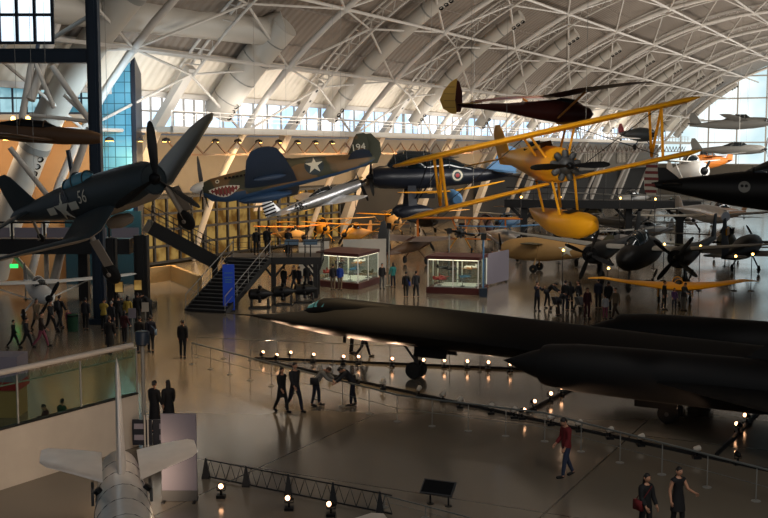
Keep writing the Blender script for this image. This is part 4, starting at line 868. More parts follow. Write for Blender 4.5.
for x in (-.3, .5):
    for z in (.42, .78): b = MB(); b.box((x, -.04, z), (.3, .012, .17)); b.build('label_plate', X['white_board'], e)
for x in (-.1, -.0): b = MB(); b.tube([(x, -.1, 0), (x, -.1, 1.15)], .025, 8); b.lathe([(.12, 0), (.12, .02)], (x, -.1, 0), n=10); b.build('post', X['white_pipe'], e)
# white wall with green glass above and lattice lighting boom
A, B = V((-7.95, 34.8, 0)), V((-10.45, 30.7, 0)); C = A + (B - A) * 1.5
b = MB(); b.beam(A + V((0, 0, .85)), C + V((0, 0, .85)), .12, 1.7); struct(b.build('wall_partition', X['slab']))
b = MB(); b.beam(A + V((0, 0, 1.72)), C + V((0, 0, 1.72)), .16, .05); struct(b.build('trim_7', X['steel_black']))
b = MB(); b.beam(A + V((0, 0, 2.45)), C + V((0, 0, 2.45)), .02, 1.4); f = MB()
for k in (0, .33, .66, 1): f.tube([A + (C - A) * k + V((0, 0, 1.74)), A + (C - A) * k + V((0, 0, 3.15))], .035, 6)
wn += 1; f = struct(f.build('window_%d' % wn, X['grey'])); b.build('pane', X['glass_green'], f)
b = MB(); b.tube([A + V((.2, .06, 0)), A + V((.2, .06, 3.3))], .06, 10); e = tag(b.build('lamp_post', X['grey'], None, 50), 'grey post with black drum lamp head at the end of the lattice boom', 'lamp')
c = MB(); c.lathe([(.12, 3.25), (.22, 3.3), (.23, 3.68), (.2, 3.72)], A + V((.2, .06, 0)), n=16); c.build('lamp_head', X['steel_blue'], e, 40)
lattice('lattice_boom', 'pale lattice boom with thick upper tube running above the green glass', A + V((-.1, -.1, 2.86)), C + V((-.1, -.1, 2.86)), .44, 14, X['grey'], 'boom')
o = [o for o in COL.objects if o.name.startswith('lattice_boom')][0]
for ch in list(o.children):
    if ch.name.startswith('post'): bpy.data.objects.remove(ch)
b = MB(); b.tube([V((0, 0, .44)), C - A + V((0, 0, .44))], .085, 10); b.build('upper_tube', X['white_pipe'], o, 50)
e = empty('ticket_kiosk', (-13.75, 39.0, -.0)); tag(e, 'white kiosk with a red band behind the green glass', 'kiosk')
b = MB(); b.box((0, 0, 1.75), (1.5, 1.2, .9)); b.build('upper_panel', X['white_board'], e); b = MB(); b.box((0, 0, 1.15), (1.55, 1.25, .3)); b.build('red_band', X['red'], e)
b = MB(); b.box((0, 0, .5), (1.4, 1.1, 1.0)); b.build('cabinet', X['tan'], e)

# ------------------------------------------------------------------ display cases, lamp posts, boards in the middle distance
def case(label, P, depth, h, n_items, il):
    P = [V(p) for p in P]; o = P[0]; e = empty('display_case', o); tag(e, label, 'case'); P = [p - o for p in P]
    poly = [(p.x, p.y) for p in P]; cx, cy = sum(p[0] for p in poly) / len(poly), sum(p[1] for p in poly) / len(poly)
    big = [(cx + (x - cx) * 1.06, cy + (y - cy) * 1.06) for x, y in poly]
    MBp = lambda po, z0, z1, nm, m: MB().prism(po, z0, z1).build(nm, m, e)
    MBp(big, 0, .42, 'plinth', X['cap']); MBp(big, h - .22, h, 'roof_fascia', X['cap']); MBp(poly, h - .27, h - .23, 'ceiling_light', X['case_light'])
    n = len(poly)
    for i in range(n):
        a, c = V((*poly[i], 0)), V((*poly[(i + 1) % n], 0)); b = MB(); b.beam(a + V((0, 0, (h + .2) / 2)), c + V((0, 0, (h + .2) / 2)), .015, h - .64); b.build('glass_panel', X['glass'], e)
        for k in (0, .5): q = a + (c - a) * k; b = MB(); b.box((q.x, q.y, (h + .2) / 2), (.06, .06, h - .64)); b.build('mullion', X['white'], e)
    MBp([(cx + (x - cx) * .8, cy + (y - cy) * .8) for x, y in poly], .42, .5, 'display_floor', X['white']); MBp([(cx + (x - cx) * .6, cy + (y - cy) * .6) for x, y in poly], 1.16, 1.19, 'shelf', X['glass'])
    q = MB(); q.box((cx, cy, 1.25), (.1, .1, 1.6)); q.build('shelf_post', X['white'], e)
    cols = ['red', 'black', 'dgrey', 'wood', 'olive', 'white', 'lblue', 'brown']
    for k in range(n_items):
        a = 2 * pi * k / n_items; up = k % 2; f = .45 if up else .62; x, y = o.x + cx + (poly[0][0] - cx) * f * cos(a) + (poly[1][0] - cx) * f * sin(a) * .9, o.y + cy + (poly[0][1] - cy) * f * cos(a) + (poly[1][1] - cy) * f * sin(a) * .9
        z = 1.19 if up else .5; m = X[cols[k % 8]]; t = empty('scale_model', (x, y, z), a); t.scale = (1.45, 1.45, 1.45); b = MB(); b.tube([(-.3, 0, .28), (-.1, 0, .3), (.2, 0, .3), (.32, 0, .29)], [.02, .06, .07, .03], 8); b.build('fuselage', m, t, 50)
        b = MB(); b.box((.05, 0, .3), (.14, .7, .02)); b.build('wing', m, t); b = MB(); b.box((-.26, 0, .36), (.1, .02, .14)); b.build('tail_fin', m, t); b = MB(); b.tube([(0, 0, 0), (0, 0, .26)], .012, 6); b.lathe([(.12, 0), (.12, .02)], n=10); b.build('stand', X['steel_black'], t)
        tag(t, il, 'model', 'models in ' + label[:30])
fl, fc, fr = flr(318, 286), flr(358, 289.5), flr(378, 283)
case('glass display case with dark red roof beside the man in the blue jacket', [fl, fc, fr, fr + (fl - fc)], 0, 2.45, 9, 'small scale model in the glass case beside the blue-jacketed man')
fl, fr = flr(428, 293), flr(478, 295); dv = (fr - fl).cross(V((0, 0, 1))).normalized() * -2.6
case('brightly lit glass display case with dark red roof next to the white screen board', [fl, fr, fr + dv, fl + dv], 0, 2.5, 10, 'small scale model in the glass case next to the white screen board')
def board(label, a, b_, h, z=.1, m='white_board', feet=True):
    a, b_ = V(a), V(b_); e = empty('screen_board', a); tag(e, label, 'board'); d = b_ - a; q = MB(); q.beam(V((0, 0, z + h / 2)), d + V((0, 0, z + h / 2)), .1, h); q.build('panel', X[m], e)
    for k in (.1, .9): q = MB(); q.beam(d * k + V((0, -.4, .05)), d * k + V((0, .4, .05)), .08, .1); q.build('foot', X['steel_black'], e)
board('white screen board leaning beside the lit glass case', flr(485, 287), flr(508, 281), 2.2)
board('long pale partition board behind the glass case with people in front', flr(299, 277), flr(329, 275), 2.5, m='slab')
board('pale partition board behind the glass case, nearer its open corner', flr(343, 274.5), flr(386, 273.5), 2.6, m='slab')
for px, py, ty, lb in ((389, 286, 227, 'thin grey lamp post with black head beside the teal-jacketed visitor'), (483, 297, 238, 'pale blue lamp post with black head at the corner of the lit case'), (449, 281, 232, 'slim dark post standing behind the lit glass case')):
    p = flr(px, py); h = 9.5 - (ty - 150) / F * p.y; b = MB(); b.tube([(0, 0, 0), (0, 0, h)], .06, 8); b.lathe([(.25, 0), (.25, .05), (.07, .1)], n=12); o = b.build('lamp_post', X['lblue'] if px == 483 else X['grey'], None, 50); o.location = p; tag(o, lb, 'lamp')
    c = MB(); c.box((0, 0, h + .1), (.34, .34, .4)); c.build('lamp_head', X['black'], o)
    if px == 483: c = MB(); c.box((0, 0, .3), (.5, .5, .6)); c.build('base', X['steel_blue'], o)
# ------------------------------------------------------------------ black steel stair, viewing platform, bridge and catwalk
K = X['steel_black']
def rails(e, pts, h=1.05, sp=1.2, bars=3):
    b = MB()
    for k in range(bars): b.tube([V(p) + V((0, 0, h * (k + 1) / bars)) for p in pts], .03 if k == bars - 1 else .015, 6)
    for a, c in zip(pts, pts[1:]):
        a, c = V(a), V(c); n = max(1, round((c - a).length / sp))
        for i in range(n + 1): q = a + (c - a) * (i / n); b.tube([q, q + V((0, 0, h))], .025, 6)
    return b.build('handrail', X['grey'] if bars == 2 else K, e)
S0, S1, PZ = V((-10.5, 64.0, 0)), V((-8.4, 69.4, 0)), 2.7
e = empty('steel_stair', S0); tag(e, 'black steel staircase rising to the viewing platform behind the blue panel', 'stair'); d = S1 - S0; w = V((d.y, -d.x, 0)).normalized() * 1.35
for i in range(15):
    b = MB(); c = d * ((i + .5) / 15) + V((0, 0, PZ * (i + 1) / 15 - .03)); b.beam(c - w, c + w, d.length / 15 * 1.02, .05); b.build('tread', X['dgrey'], e)
    b = MB(); c = d * ((i) / 15) + V((0, 0, PZ * (i + .5) / 15 - .03)); b.beam(c - w, c + w, .02, PZ / 15); b.build('riser', K, e)
for q in (-1, 1):
    b = MB(); b.beam(w * q + V((0, 0, .0)), d + w * q + V((0, 0, PZ - .1)), .09, .34); b.build('stringer', K, e); rails(e, [w * q * .98, d + w * q * .98 + V((0, 0, PZ))], 1.0, 1.6, 2)
e = empty('viewing_platform', (-7.0, 69.4, 0)); tag(e, 'black steel viewing platform with railings and visitors standing on it', 'platform')
b = MB(); b.box((-.0, 1.8, PZ - .16), (6.0, 3.4, .3)); b.box((0, .08, PZ - .2), (6.1, .2, .45)); b.build('deck', K, e)
rails(e, [(-.1, .15, PZ), (3.0, .15, PZ), (3.0, 3.4, PZ), (-3, 3.4, PZ)])
for x, y in ((-.1, .9), (2.6, .9), (-2.8, 3), (2.6, 3)):
    b = MB(); b.box((x, y, (PZ - .3) / 2), (.3, .3, PZ - .3)); b.beam((x, y, PZ - 1.4), (x - .9, y, PZ - .3), .12, .14); b.beam((x, y, PZ - 1.4), (x + .9 if x < 2 else x + .4, y, PZ - .3), .12, .14); b.build('column', K, e)
for x in (1.1, 2.3):
    t = empty('reader_panel', (-7.0 + x, 70.0, PZ)); tag(t, 'lit reading panel on the viewing platform, ' + ('beside the standing visitor' if x < 2 else 'at its outer corner'), 'sign'); r = Euler((R(35), 0, 0)).to_matrix()
    b = MB(); b.box((0, 0, .95), (.9, .5, .05), r); b.build('panel', X['screen'], t); b = MB(); b.tube([(0, 0, 0), (0, 0, .93)], .04, 8); b.build('leg', K, t)
e = empty('sign_pylon', flr(229, 311.5)); tag(e, 'tall royal blue sign panel standing in front of the black staircase', 'sign')
b = MB(); b.box((0, 0, 1.45), (.68, .14, 2.7)); b.build('panel', X['blue'], e); b = MB(); b.box((0, 0, .05), (.8, .5, .1)); b.build('base', K, e)
for z in (2.3, 2.05, 1.9, 1.75): b = MB(); b.box((0, -.08, z), (.5 - .1 * (z < 2), .01, .06)); b.build('print_line', X['lblue'], e)
# footbridge in front of the tower
e = empty('footbridge', (-24, 69, 0)); tag(e, 'dark steel footbridge with pale railing panels passing in front of the teal tower', 'bridge')
b = MB(); b.box((-.5, 0, 3.55), (17.5, 2.4, .95)); b.build('deck', K, e)
for x in range(-9, 9, 2):
    b = MB(); b.box((x, -1.15, 4.5), (.12, .1, 1.1)); b.build('post', K, e)
    if x < 8: b = MB(); b.box((x + 1, -1.15, 4.42), (1.7, .03, .62)); b.build('railing_panel', X['white_board'], e)
b = MB(); b.beam((-9, -1.15, 5.05), (8.2, -1.15, 5.05), .1, .12); b.build('handrail', K, e)
for x in (-6.5, 5): b = MB(); b.box((x, .3, 1.55), (.6, .6, 3.1)); b.build('pier', K, e)
e = empty('catwalk', at(148, 226, 70)); tag(e, 'black sloping catwalk descending from the footbridge towards the staircase', 'catwalk'); d = at(214, 262, 71.5) - at(148, 226, 70)
b = MB(); b.beam((0, 0, 0), d, 2.4, .85); b.build('deck', X['black'], e)
for q in (-1.15, 1.15): rails(e, [V((0, q, .2)), d + V((0, q, .2))], 1.05, .55, 3)
b = MB(); b.box((d.x, d.y + .4, (-e.location.z + d.z) / 2 ), (.35, .35, (e.location.z + d.z) )); b.build('support_column', K, e)
# engine exhibits on stands below the platform
for i, (px, py) in enumerate(((260, 308), (283, 305), (305, 303))):
    e = empty('engine_exhibit', flr(px, py)); tag(e, 'dark aircraft engine on a low stand below the viewing platform, %s' % ('next to the stair', 'middle one', 'outermost one')[i], 'engine')
    b = MB(); b.lathe([(.1, -.7), (.32, -.6), (.36, .2), (.2, .5), (.06, .8)], (0, 0, .85), (1, .2, 0), 14); q = b.build('engine_body', X['black'], e, 50)
    for k in range(7): a = 2 * pi * k / 7; c = MB(); c.lathe([(.09, .3), (.11, .5), (.06, .54)], (0, 0, .85), (-.2 * cos(a) * 0, cos(a), sin(a)), 8); c.build('cylinder_head', X['black'], q)
    for x in (-.5, .5): b = MB(); b.box((x, 0, .3), (.08, .6, .6)); b.build('stand', K, e)
    b = MB(); b.box((0, 0, .04), (1.3, .7, .08)); b.build('base', K, e)
e = empty('litter_bin', flr(73, 331)); tag(e, 'dark green cylindrical bin beside the child in pink', 'bin'); b = MB(); b.lathe([(.26, 0), (.3, .85), (.26, .9), (.1, .93)], n=16); b.build('body', X['c_green'], e, 40); b = MB(); b.lathe([(.31, .78), (.31, .86)], n=16); b.build('lid', X['black'], e, 40)
for px, py, h, lb, m in ((133, 348, 1.9, 'white notice on a thin pole among the crowd at the columns', 'white_board'), (146, 336, 1.7, 'pale round-topped notice on a pole behind the crowd', 'slab')):
    e = empty('pole_sign', flr(px, py)); tag(e, lb, 'sign'); b = MB(); b.tube([(0, 0, 0), (0, 0, h)], .025, 6); b.lathe([(.18, 0), (.18, .03)], n=12); b.build('pole', X['grey'], e); b = MB(); b.box((0, -.03, h - .2), (.36, .03, .48)); b.build('panel', X[m], e)
for px, py, Y, lb in ((119, 287, 63.5, 'lit pinkish screen on the middle dark column'), (138, 285, 65.3, 'small lit white screen on the broad dark column')):
    b = MB(); b.box((0, 0, 0), (.5, .06, .65)); o = b.build('info_screen', X['steel_black']); o.location = at(px, py, Y); tag(o, lb, 'screen'); c = MB(); c.box((0, -.035, 0), (.44, .01, .58)); c.build('screen', X['warm_pane'], o)
b = MB(); b.box((0, 0, 0), (.5, .12, .25)); o = b.build('exit_lamp', X['green_exit']); o.location = at(14, 266, 69.5); tag(o, 'small green exit lamp on the orange wall', 'lamp')
# ------------------------------------------------------------------ people (front towards -Y, left hand on +X)
def rotx(p, c, a): p = V(p); c = V(c); d = p - c; return c + V((d.x, d.y * cos(a) - d.z * sin(a), d.y * sin(a) + d.z * cos(a)))
def figure(lean=0, legs=((5, 8), (-5, 5)), arms=((5, 6, 12), (-5, 6, 12)), head=0, drop=0, slim=1.0):
    """one continuous body grown over a jointed skeleton; returns (mesh, labels per face, head frame)"""
    J, E, Rd, L = [], [], [], []
    def j(p, r, par=None, lab='torso'):
        J.append(V(p)); Rd.append(r); L.append(lab)
        if par is not None: E.append((par, len(J) - 1))
        return len(J) - 1
    la = R(lean); pv = V((0, 0, .94)); up = lambda p: rotx(p, pv, la)
    pel = j(pv, .125 * slim, None, 'pelvis'); sp = j(up((0, .0, 1.12)), .118 * slim, pel); chs = j(up((0, .01, 1.32)), .135 * slim, sp); nk = j(up((0, .01, 1.46)), .07, chs, 'torso'); hd = j(up((0, -.005, 1.535)), .055, nk, 'neck')
    for sd, (a, b) in zip((1, -1), legs):
        a, b = R(a), R(b); h = V((sd * .09, 0, .90)); hj = j(h, .098 * slim, pel, 'pelvis')
        th = V((0, -sin(a), -cos(a))); k = h + th * .43 + V((sd * .012, 0, 0)); sh = V((0, -sin(a - b), -cos(a - b))); an = k + sh * .41
        m = j((h + k) / 2, .082 * slim, hj, 'leg'); kj = j(k, .06, m, 'leg'); c = j(k + sh * .16, .058, kj, 'leg'); aj = j(an, .04, c, 'leg')
        f = V((sd * .015, -cos((a - b) * .6), sin((a - b) * .6) * 1.0)); hl = j(an + sh * .05 + f * -.02, .042, aj, 'foot'); ft = j(an + sh * .055 + f * .12, .042, hl, 'foot'); j(an + sh * .065 + f * .2, .03, ft, 'foot')
    hands = []
    for sd, (a, s_, b) in zip((1, -1), arms):
        a, s_, b = R(a), R(s_), R(b); S = up((sd * .17, .01, 1.41)); sj = j(S, .07, chs, 'torso')
        D = lambda an: V((sd * sin(s_) * cos(an * .5), -sin(an), -cos(an) * cos(s_))).normalized()
        u = D(a); el = S + u * .29; fo = D(a + b) ; fo.x *= .35; fo.normalize(); wr = el + fo * .25
        m = j((S + el) / 2, .052, sj, 'arm'); e_ = j(el, .043, m, 'arm'); q = j((el + wr) / 2, .04, e_, 'arm'); w = j(wr, .028, q, 'hand'); pm = j(wr + fo * .06, .036, w, 'hand'); j(wr + fo * .095, .03, pm, 'hand'); hands.append((wr, fo, sd))
    me = bpy.data.meshes.new('body'); me.from_pydata([tuple(p) for p in J], E, []); o = bpy.data.objects.new('body', me); COL.objects.link(o)
    o.modifiers.new('skin', 'SKIN'); s = o.modifiers.new('sub', 'SUBSURF'); s.levels = s.render_levels = 1
    for i, v in enumerate(me.skin_vertices[0].data): v.radius = (Rd[i], Rd[i] * (.82 if L[i] in ('torso', 'pelvis') else 1)); v.use_root = (i == 0)
    dg = bpy.context.evaluated_depsgraph_get(); ev = bpy.data.meshes.new_from_object(o.evaluated_get(dg)); bpy.data.objects.remove(o)
    vs = [v.co.copy() for v in ev.vertices]; fs = [tuple(p.vertices) for p in ev.polygons]; nr = [v.normal.copy() for v in ev.vertices]
    def near(p):
        best, lab = 9, 'torso'
        for a, c in E:
            A, B = J[a], J[c]; d = B - A; t = max(0, min(1, (p - A).dot(d) / max(d.length_squared, 1e-9))); q = (p - A - d * t).length - (Rd[a] + (Rd[c] - Rd[a]) * t) * .6
            if q < best:
                best = q; lab = L[c] if t > .35 or L[a] == L[c] else L[a]
                if L[a] == 'pelvis' and L[c] == 'torso': lab = 'torso' if t > .3 else 'pelvis'
                if L[a] == 'arm' and L[c] == 'hand': lab = 'hand' if t > .8 else 'arm'
        return lab
    lab = [near(p) for p in vs]
    # head: sculpted ellipsoid with brow, nose, chin and ears
    hc = up((0, -.02, 1.635)); ha = la + R(head); b = MB(); N = 14; K = 18; rows = []
    for i in range(N + 1):
        f = pi * i / N; row = []
        for k in range(K):
            a = 2 * pi * k / K; x, y, z = .076 * sin(f) * cos(a), .098 * sin(f) * sin(a), -.118 * cos(f)
            if y < 0:
                if abs(x) < .022: y -= .02 * max(0, 1 - abs(z + .012) / .03)                  # nose
                if z < -.06: x *= .88; y *= .94
                if .012 < z < .03 and abs(x) < .045: y += .006                               # eye line
                if .035 < z < .05: y -= .004
            elif z < -.05: y *= .75
            row.append(rotx(hc + V((x, y, z)) * (1 if 0 < i < N else 1), up((0, 0, 1.54)), 0)); 
        rows.append(row)
    base = up((0, .0, 1.55)); tilt = lambda p: rotx(hc + (p - hc), base, ha)
    rows = [[tilt(p) for p in r] for r in rows]; b.loft(rows)
    for sd in (1, -1): b.ball(tilt(hc + V((sd * .08, .01, -.005))), (.012, .024, .032), 6)
    for wr, fo, sd in hands:                            # five unequal, slightly curled fingers rooted in the palm
        side = V((0, 1, 0)) if abs(fo.y) < .8 else V((0, 0, 1)); side = (side - fo * side.dot(fo)).normalized(); inn = side.cross(fo) * sd
        if inn.x * sd > 0: inn = -inn
        for k, ln in enumerate((.07, .08, .074, .058)):
            o_ = side * ((1.5 - k) * .019); p0 = wr + fo * .075 + o_; p1 = wr + fo * (.105 + ln * .35) + o_ * 1.05 + inn * .008; p2 = wr + fo * (.105 + ln * .8) + o_ * 1.05 + inn * .03
            b.tube([p0, p1, p2], [.0105, .0095, .0075], 6)
        t0 = wr + fo * .04 + side * -.02; b.tube([t0, t0 + fo * .035 - side * .028 + inn * .012, t0 + fo * .07 - side * .03 + inn * .024], [.013, .011, .008], 6)
    eyes = [tilt(hc + V((sd * .031, -.083, .018))) for sd in (1, -1)]; mouth = tilt(hc + V((0, -.089, -.06)))
    mz = min(min(v.z for v, l in zip(vs, lab) if l == 'foot'), 9) if drop == 0 else drop
    return dict(v=vs, f=fs, n=nr, lab=lab, head=b, hc=hc, tilt=tilt, eyes=eyes, mouth=mouth, mz=mz, up=up, base=base)
def shell(g, labs, off, name):
    idx, vs, fs = {}, [], []
    for f in g['f']:
        if all(g['lab'][i] in labs for i in f):
            q = []
            for i in f:
                if i not in idx: idx[i] = len(vs); vs.append(g['v'][i] + g['n'][i] * off)
                q.append(idx[i])
            fs.append(tuple(q))
    b = MB(); b.add([v - V((0, 0, g['mz'])) for v in vs], fs); return b
POSES = {}
def proto(key, **k):
    long_hair, coat, skirt, bag, pack = k.pop('hair', 0), k.pop('coat', 0), k.pop('skirt', 0), k.pop('bag', 0), k.pop('pack', 0)
    g = figure(**k); sh = V((0, 0, -g['mz'])); parts = []
    b = MB(); b.add([v + sh for v in g['v']], g['f']); hb = g['head']; b.add([V(v) + sh for v in hb.v], hb.f); parts.append(('person', b, 'skin', None))
    parts.append(('trousers', shell(g, ('pelvis', 'leg'), .012, ''), 'bottom', None))
    parts.append(('jacket' if coat else 'shirt', shell(g, ('torso', 'pelvis') if skirt else ('torso', 'arm', 'pelvis'), .024, ''), 'top', None))
    parts.append(('shoes', shell(g, ('foot',), .012, ''), 'shoe', None))
    if coat >= 2 or skirt:
        b = MB(); rings = []
        for z, w, d_ in ((1.0, .165, .13), (.85, .185, .15), (.66 if coat < 3 else .5, .205, .175), (.6 if coat < 3 else .42, .21, .18)): rings.append([V((w * cos(2 * pi * i / 16), d_ * sin(2 * pi * i / 16), z)) + sh for i in range(16)])
        b.loft(rings, cap=False); parts.append(('skirt' if skirt else 'coat_skirt', b, 'bottom' if skirt == 2 else 'top', None))
    b = MB(); hc = g['hc']; T = g['tilt']; rows = []
    for i in range(9):
        f = R(2 + (104 if True else 0) * i / 8); row = []
        for q in range(16):
            a = 2 * pi * q / 16; fr = -sin(a); ff = f * (1 - .42 * max(0, fr) ** .6); row.append(T(hc + V((.084 * sin(ff) * cos(a), .106 * sin(ff) * sin(a) + .006, .128 * cos(ff)))) + sh)
        rows.append(row)
    if long_hair:
        for dz, w in ((.08, .088), (.17, .085), (.26, .06)):
            rows.append([T(hc + V((w * cos(2 * pi * q / 16), max(.0, .0) + .04 + (.072 if sin(2 * pi * q / 16) > -.2 else .03) * sin(2 * pi * q / 16), -dz))) + sh for q in range(16)])
    b.loft(rows); parts.append(('hair', b, 'hair', None))
    b = MB()
    for e in g['eyes']: b.ball(e + sh, (.011, .008, .008), 6)
    parts.append(('eyes', b, 'eye', None)); b = MB(); b.ball(g['mouth'] + sh, (.022, .006, .006), 6); parts.append(('mouth', b, 'lip', None))
    if bag: b = MB(); p = g['up']((-.24, .02, .95)) + sh; b.box(p, (.1, .3, .26)); b.tube([p + V((0, .1, .1)), g['up']((.1, .1, 1.42)) + sh, g['up']((.1, -.1, 1.42)) + sh, p + V((0, -.1, .1))], .012, 5); parts.append(('shoulder_bag', b, 'bag', None))
    if pack: b = MB(); c = g['up']((0, .2, 1.25)) + sh; b.loft([[c + V((x * .15 * w, y * .08 * w, z)) for x, y in ((-1, -.9), (1, -.9), (1.05, .6), (.6, 1), (-.6, 1), (-1.05, .6))] for z, w in ((-.24, .9), (-.1, 1.05), (.12, 1), (.24, .6))]); parts.append(('backpack', b, 'bag', None))
    objs = []
    for nm, b, slot, _ in parts:
        if not b.f: continue
        me = bpy.data.meshes.new(nm); me.from_pydata(b.v, [], b.f); bm = bmesh.new(); bm.from_mesh(me); bmesh.ops.recalc_face_normals(bm, faces=bm.faces); bm.to_mesh(me); bm.free()
        me.polygons.foreach_set('use_smooth', [True] * len(me.polygons)); me.materials.append(X['eye']); objs.append((nm, me, slot))
    POSES[key] = objs
proto('stand', coat=1)
proto('stand_f', hair=1, coat=1, arms=((8, 8, 20), (10, 5, 35)), slim=.9)
proto('walk', coat=1, legs=((24, 10), (-18, 22)), arms=((-18, 6, 15), (20, 6, 25)))
proto('walk_f', hair=1, coat=2, legs=((18, 8), (-14, 18)), arms=((-14, 6, 15), (14, 6, 25)), slim=.92)
proto('walk_pack', coat=1, legs=((24, 10), (-18, 22)), arms=((-18, 6, 15), (20, 6, 25)), pack=1)
proto('walk_bag', coat=1, legs=((20, 8), (-15, 20)), arms=((-10, 6, 15), (15, 6, 25)), bag=1)
proto('bend', coat=1, lean=58, legs=((12, 14), (2, 8)), arms=((75, 5, 35), (68, 5, 45)), head=-20)
proto('bend_less', coat=1, lean=42, legs=((12, 10), (-6, 6)), arms=((45, 5, 10), (38, 5, 30)), head=10, bag=1)
proto('photo', coat=1, arms=((50, 12, 85), (50, 12, 85)), lean=-2)
proto('look', lean=6, coat=1, legs=((4, 6), (-4, 4)), arms=((25, 8, 55), (22, 8, 60)), head=22)
proto('phone', lean=4, coat=1, legs=((14, 6), (-12, 14)), arms=((4, 6, 25), (8, 4, 35)), head=24)
proto('dress', hair=0, skirt=2, legs=((8, 8), (-4, 5)), arms=((22, 14, 60), (-6, 14, 25)), slim=.92)
proto('coat_long', coat=3, legs=((14, 6), (-10, 12)), arms=((5, 6, 12), (10, 6, 20)))
proto('stand_bag', hair=1, coat=1, arms=((8, 8, 20), (10, 5, 35)), slim=.9, bag=1)
proto('sit', coat=1, legs=((82, 80), (80, 84)), arms=((35, 8, 35), (35, 8, 40)))
NP = 0
def person(label, loc, face, pose, h, top, bottom, hair='hair_dark', skin='skin_tone', shoe='c_black', bag='c_char', group=None):
    global NP; NP += 1; root = None; s = h / 1.75; mp = dict(top=top, bottom=bottom, hair=hair, skin=skin, shoe=shoe, bag=bag, eye='eye', lip='lip')
    for nm, me, slot in POSES[pose]:
        o = bpy.data.objects.new(nm, me); COL.objects.link(o); o.material_slots[0].link = 'OBJECT'; o.material_slots[0].material = X[mp[slot]]
        if root is None: root = o; o.location = loc; o.rotation_euler = (0, 0, R(face)); o.scale = (s * (1.0), s, s); tag(o, label, 'person', group)
        else: o.parent = root
    return root
P = lambda px, py, *a, **k: person(k.pop('lb'), flr(px, py), *a, **k)
# (face: 0 towards the camera, 90 to image right, 180 away, -90 to image left)
P(282, 412, 48, 'walk_f', 1.66, 'c_black', 'c_black', lb='person in a long black coat walking beside a man in jeans on the open floor')
P(295, 411, 40, 'walk', 1.84, 'c_char', 'c_navy', 'hair_dark', lb='tall person in dark jacket and jeans walking beside a black-coated companion')
P(316, 406, 80, 'bend_less', 1.72, 'c_pale', 'c_navy', 'hair_brown', lb='person in pale shirt and jeans bending over at the rail barrier')
P(353, 406, -75, 'bend_less', 1.72, 'c_char', 'c_navy', lb='person in dark clothes stooping at the rail barrier next to a pale shirt')
P(566, 477, -70, 'phone', 1.78, 'c_red', 'c_jean', lb='person in red jacket and blue jeans walking alone with head bowed')
P(645, 541, 30, 'stand_bag', 1.66, 'c_black', 'c_black', bag='c_red', lb='person with long dark hair and black jacket carrying a red bag')
P(677, 534, 25, 'dress', 1.68, 'c_black', 'c_black', skin='skin_tone', lb='person with dark hair tied back in short-sleeved black dress looking aside')
P(155, 432, 150, 'coat_long', 1.74, 'c_black', 'c_black', lb='person in long black coat behind the navy folding barrier, with back turned')
P(169, 430, 205, 'walk_f', 1.72, 'c_black', 'c_black', lb='person with long hair in black coat behind the white board')
P(48, 445, -60, 'look', 1.35, 'c_maroon', 'c_black', lb='child in dark red top behind the green glass')
P(63, 441, 150, 'stand', 1.38, 'c_green', 'c_black', lb='child in green top behind the green glass')
P(183, 358, 178, 'stand', 1.74, 'c_black', 'c_black', lb='lone person in black standing in front of the staircase on the open floor')
P(14, 348, 90, 'walk', 1.40, 'c_black', 'c_black', lb='child in black at the edge of the crowd below the orange wall')
P(27, 348, 90, 'walk', 1.50, 'c_char', 'c_black', lb='child in charcoal holding hands with an adult in pink trousers')
P(42, 347, 100, 'walk', 1.75, 'c_brown', 'c_pink', lb='person in brown top and pink trousers leading two children')
P(51, 332, 70, 'walk', 1.70, 'c_black', 'c_black', lb='person in black striding behind the pair of children')
P(60, 329, 160, 'walk_pack', 1.86, 'c_black', 'c_char', lb='large person in black jacket with backpack walking away below the white aeroplane wing')
P(69, 331, 10, 'stand', 1.15, 'c_pink', 'c_maroon', lb='small child in pink standing by the green bin')
P(86, 330, 180, 'stand', 1.70, 'c_char', 'c_black', lb='person in charcoal standing by the dark steel column base')
P(37, 330, 60, 'walk_f', 1.68, 'c_tan', 'c_black', lb='person in tan coat below the white aeroplane wing')
P(104, 331, 170, 'look', 1.70, 'c_yellow', 'c_black', lb='person in yellow shirt at the dark columns, head bent over a camera')
P(112, 334, 150, 'stand', 1.68, 'c_char', 'c_navy', 'hair_grey', lb='grey-haired person in charcoal between two yellow shirts')
P(119, 329, 200, 'photo', 1.80, 'c_black', 'c_black', lb='person in black with both arms raised at the lit screen')
P(128, 328, 185, 'stand_f', 1.70, 'c_yellow', 'c_black', lb='long-haired person in yellow top by the broad dark column')
P(138, 326, 180, 'stand', 1.78, 'c_black', 'c_black', lb='person in black right against the broad dark column')
P(150, 320, -75, 'bend_less', 1.74, 'c_black', 'c_black', lb='person in black leaning forward just beyond the broad dark column')
P(110, 354, 180, 'coat_long', 1.76, 'c_black', 'c_black', 'hair_brown', lb='person in long black coat standing in front of the crowd')
P(140, 353, 175, 'stand', 1.72, 'c_black', 'c_navy', lb='person in black and navy beside one with pale blue bag')
P(151, 352, 190, 'walk_bag', 1.76, 'c_navy', 'c_black', bag='c_lblue', lb='person with pale blue bag at the near edge of the crowd')
P(125, 344, 160, 'stand_f', 1.64, 'c_maroon', 'c_black', lb='person in maroon behind the white notice pole')
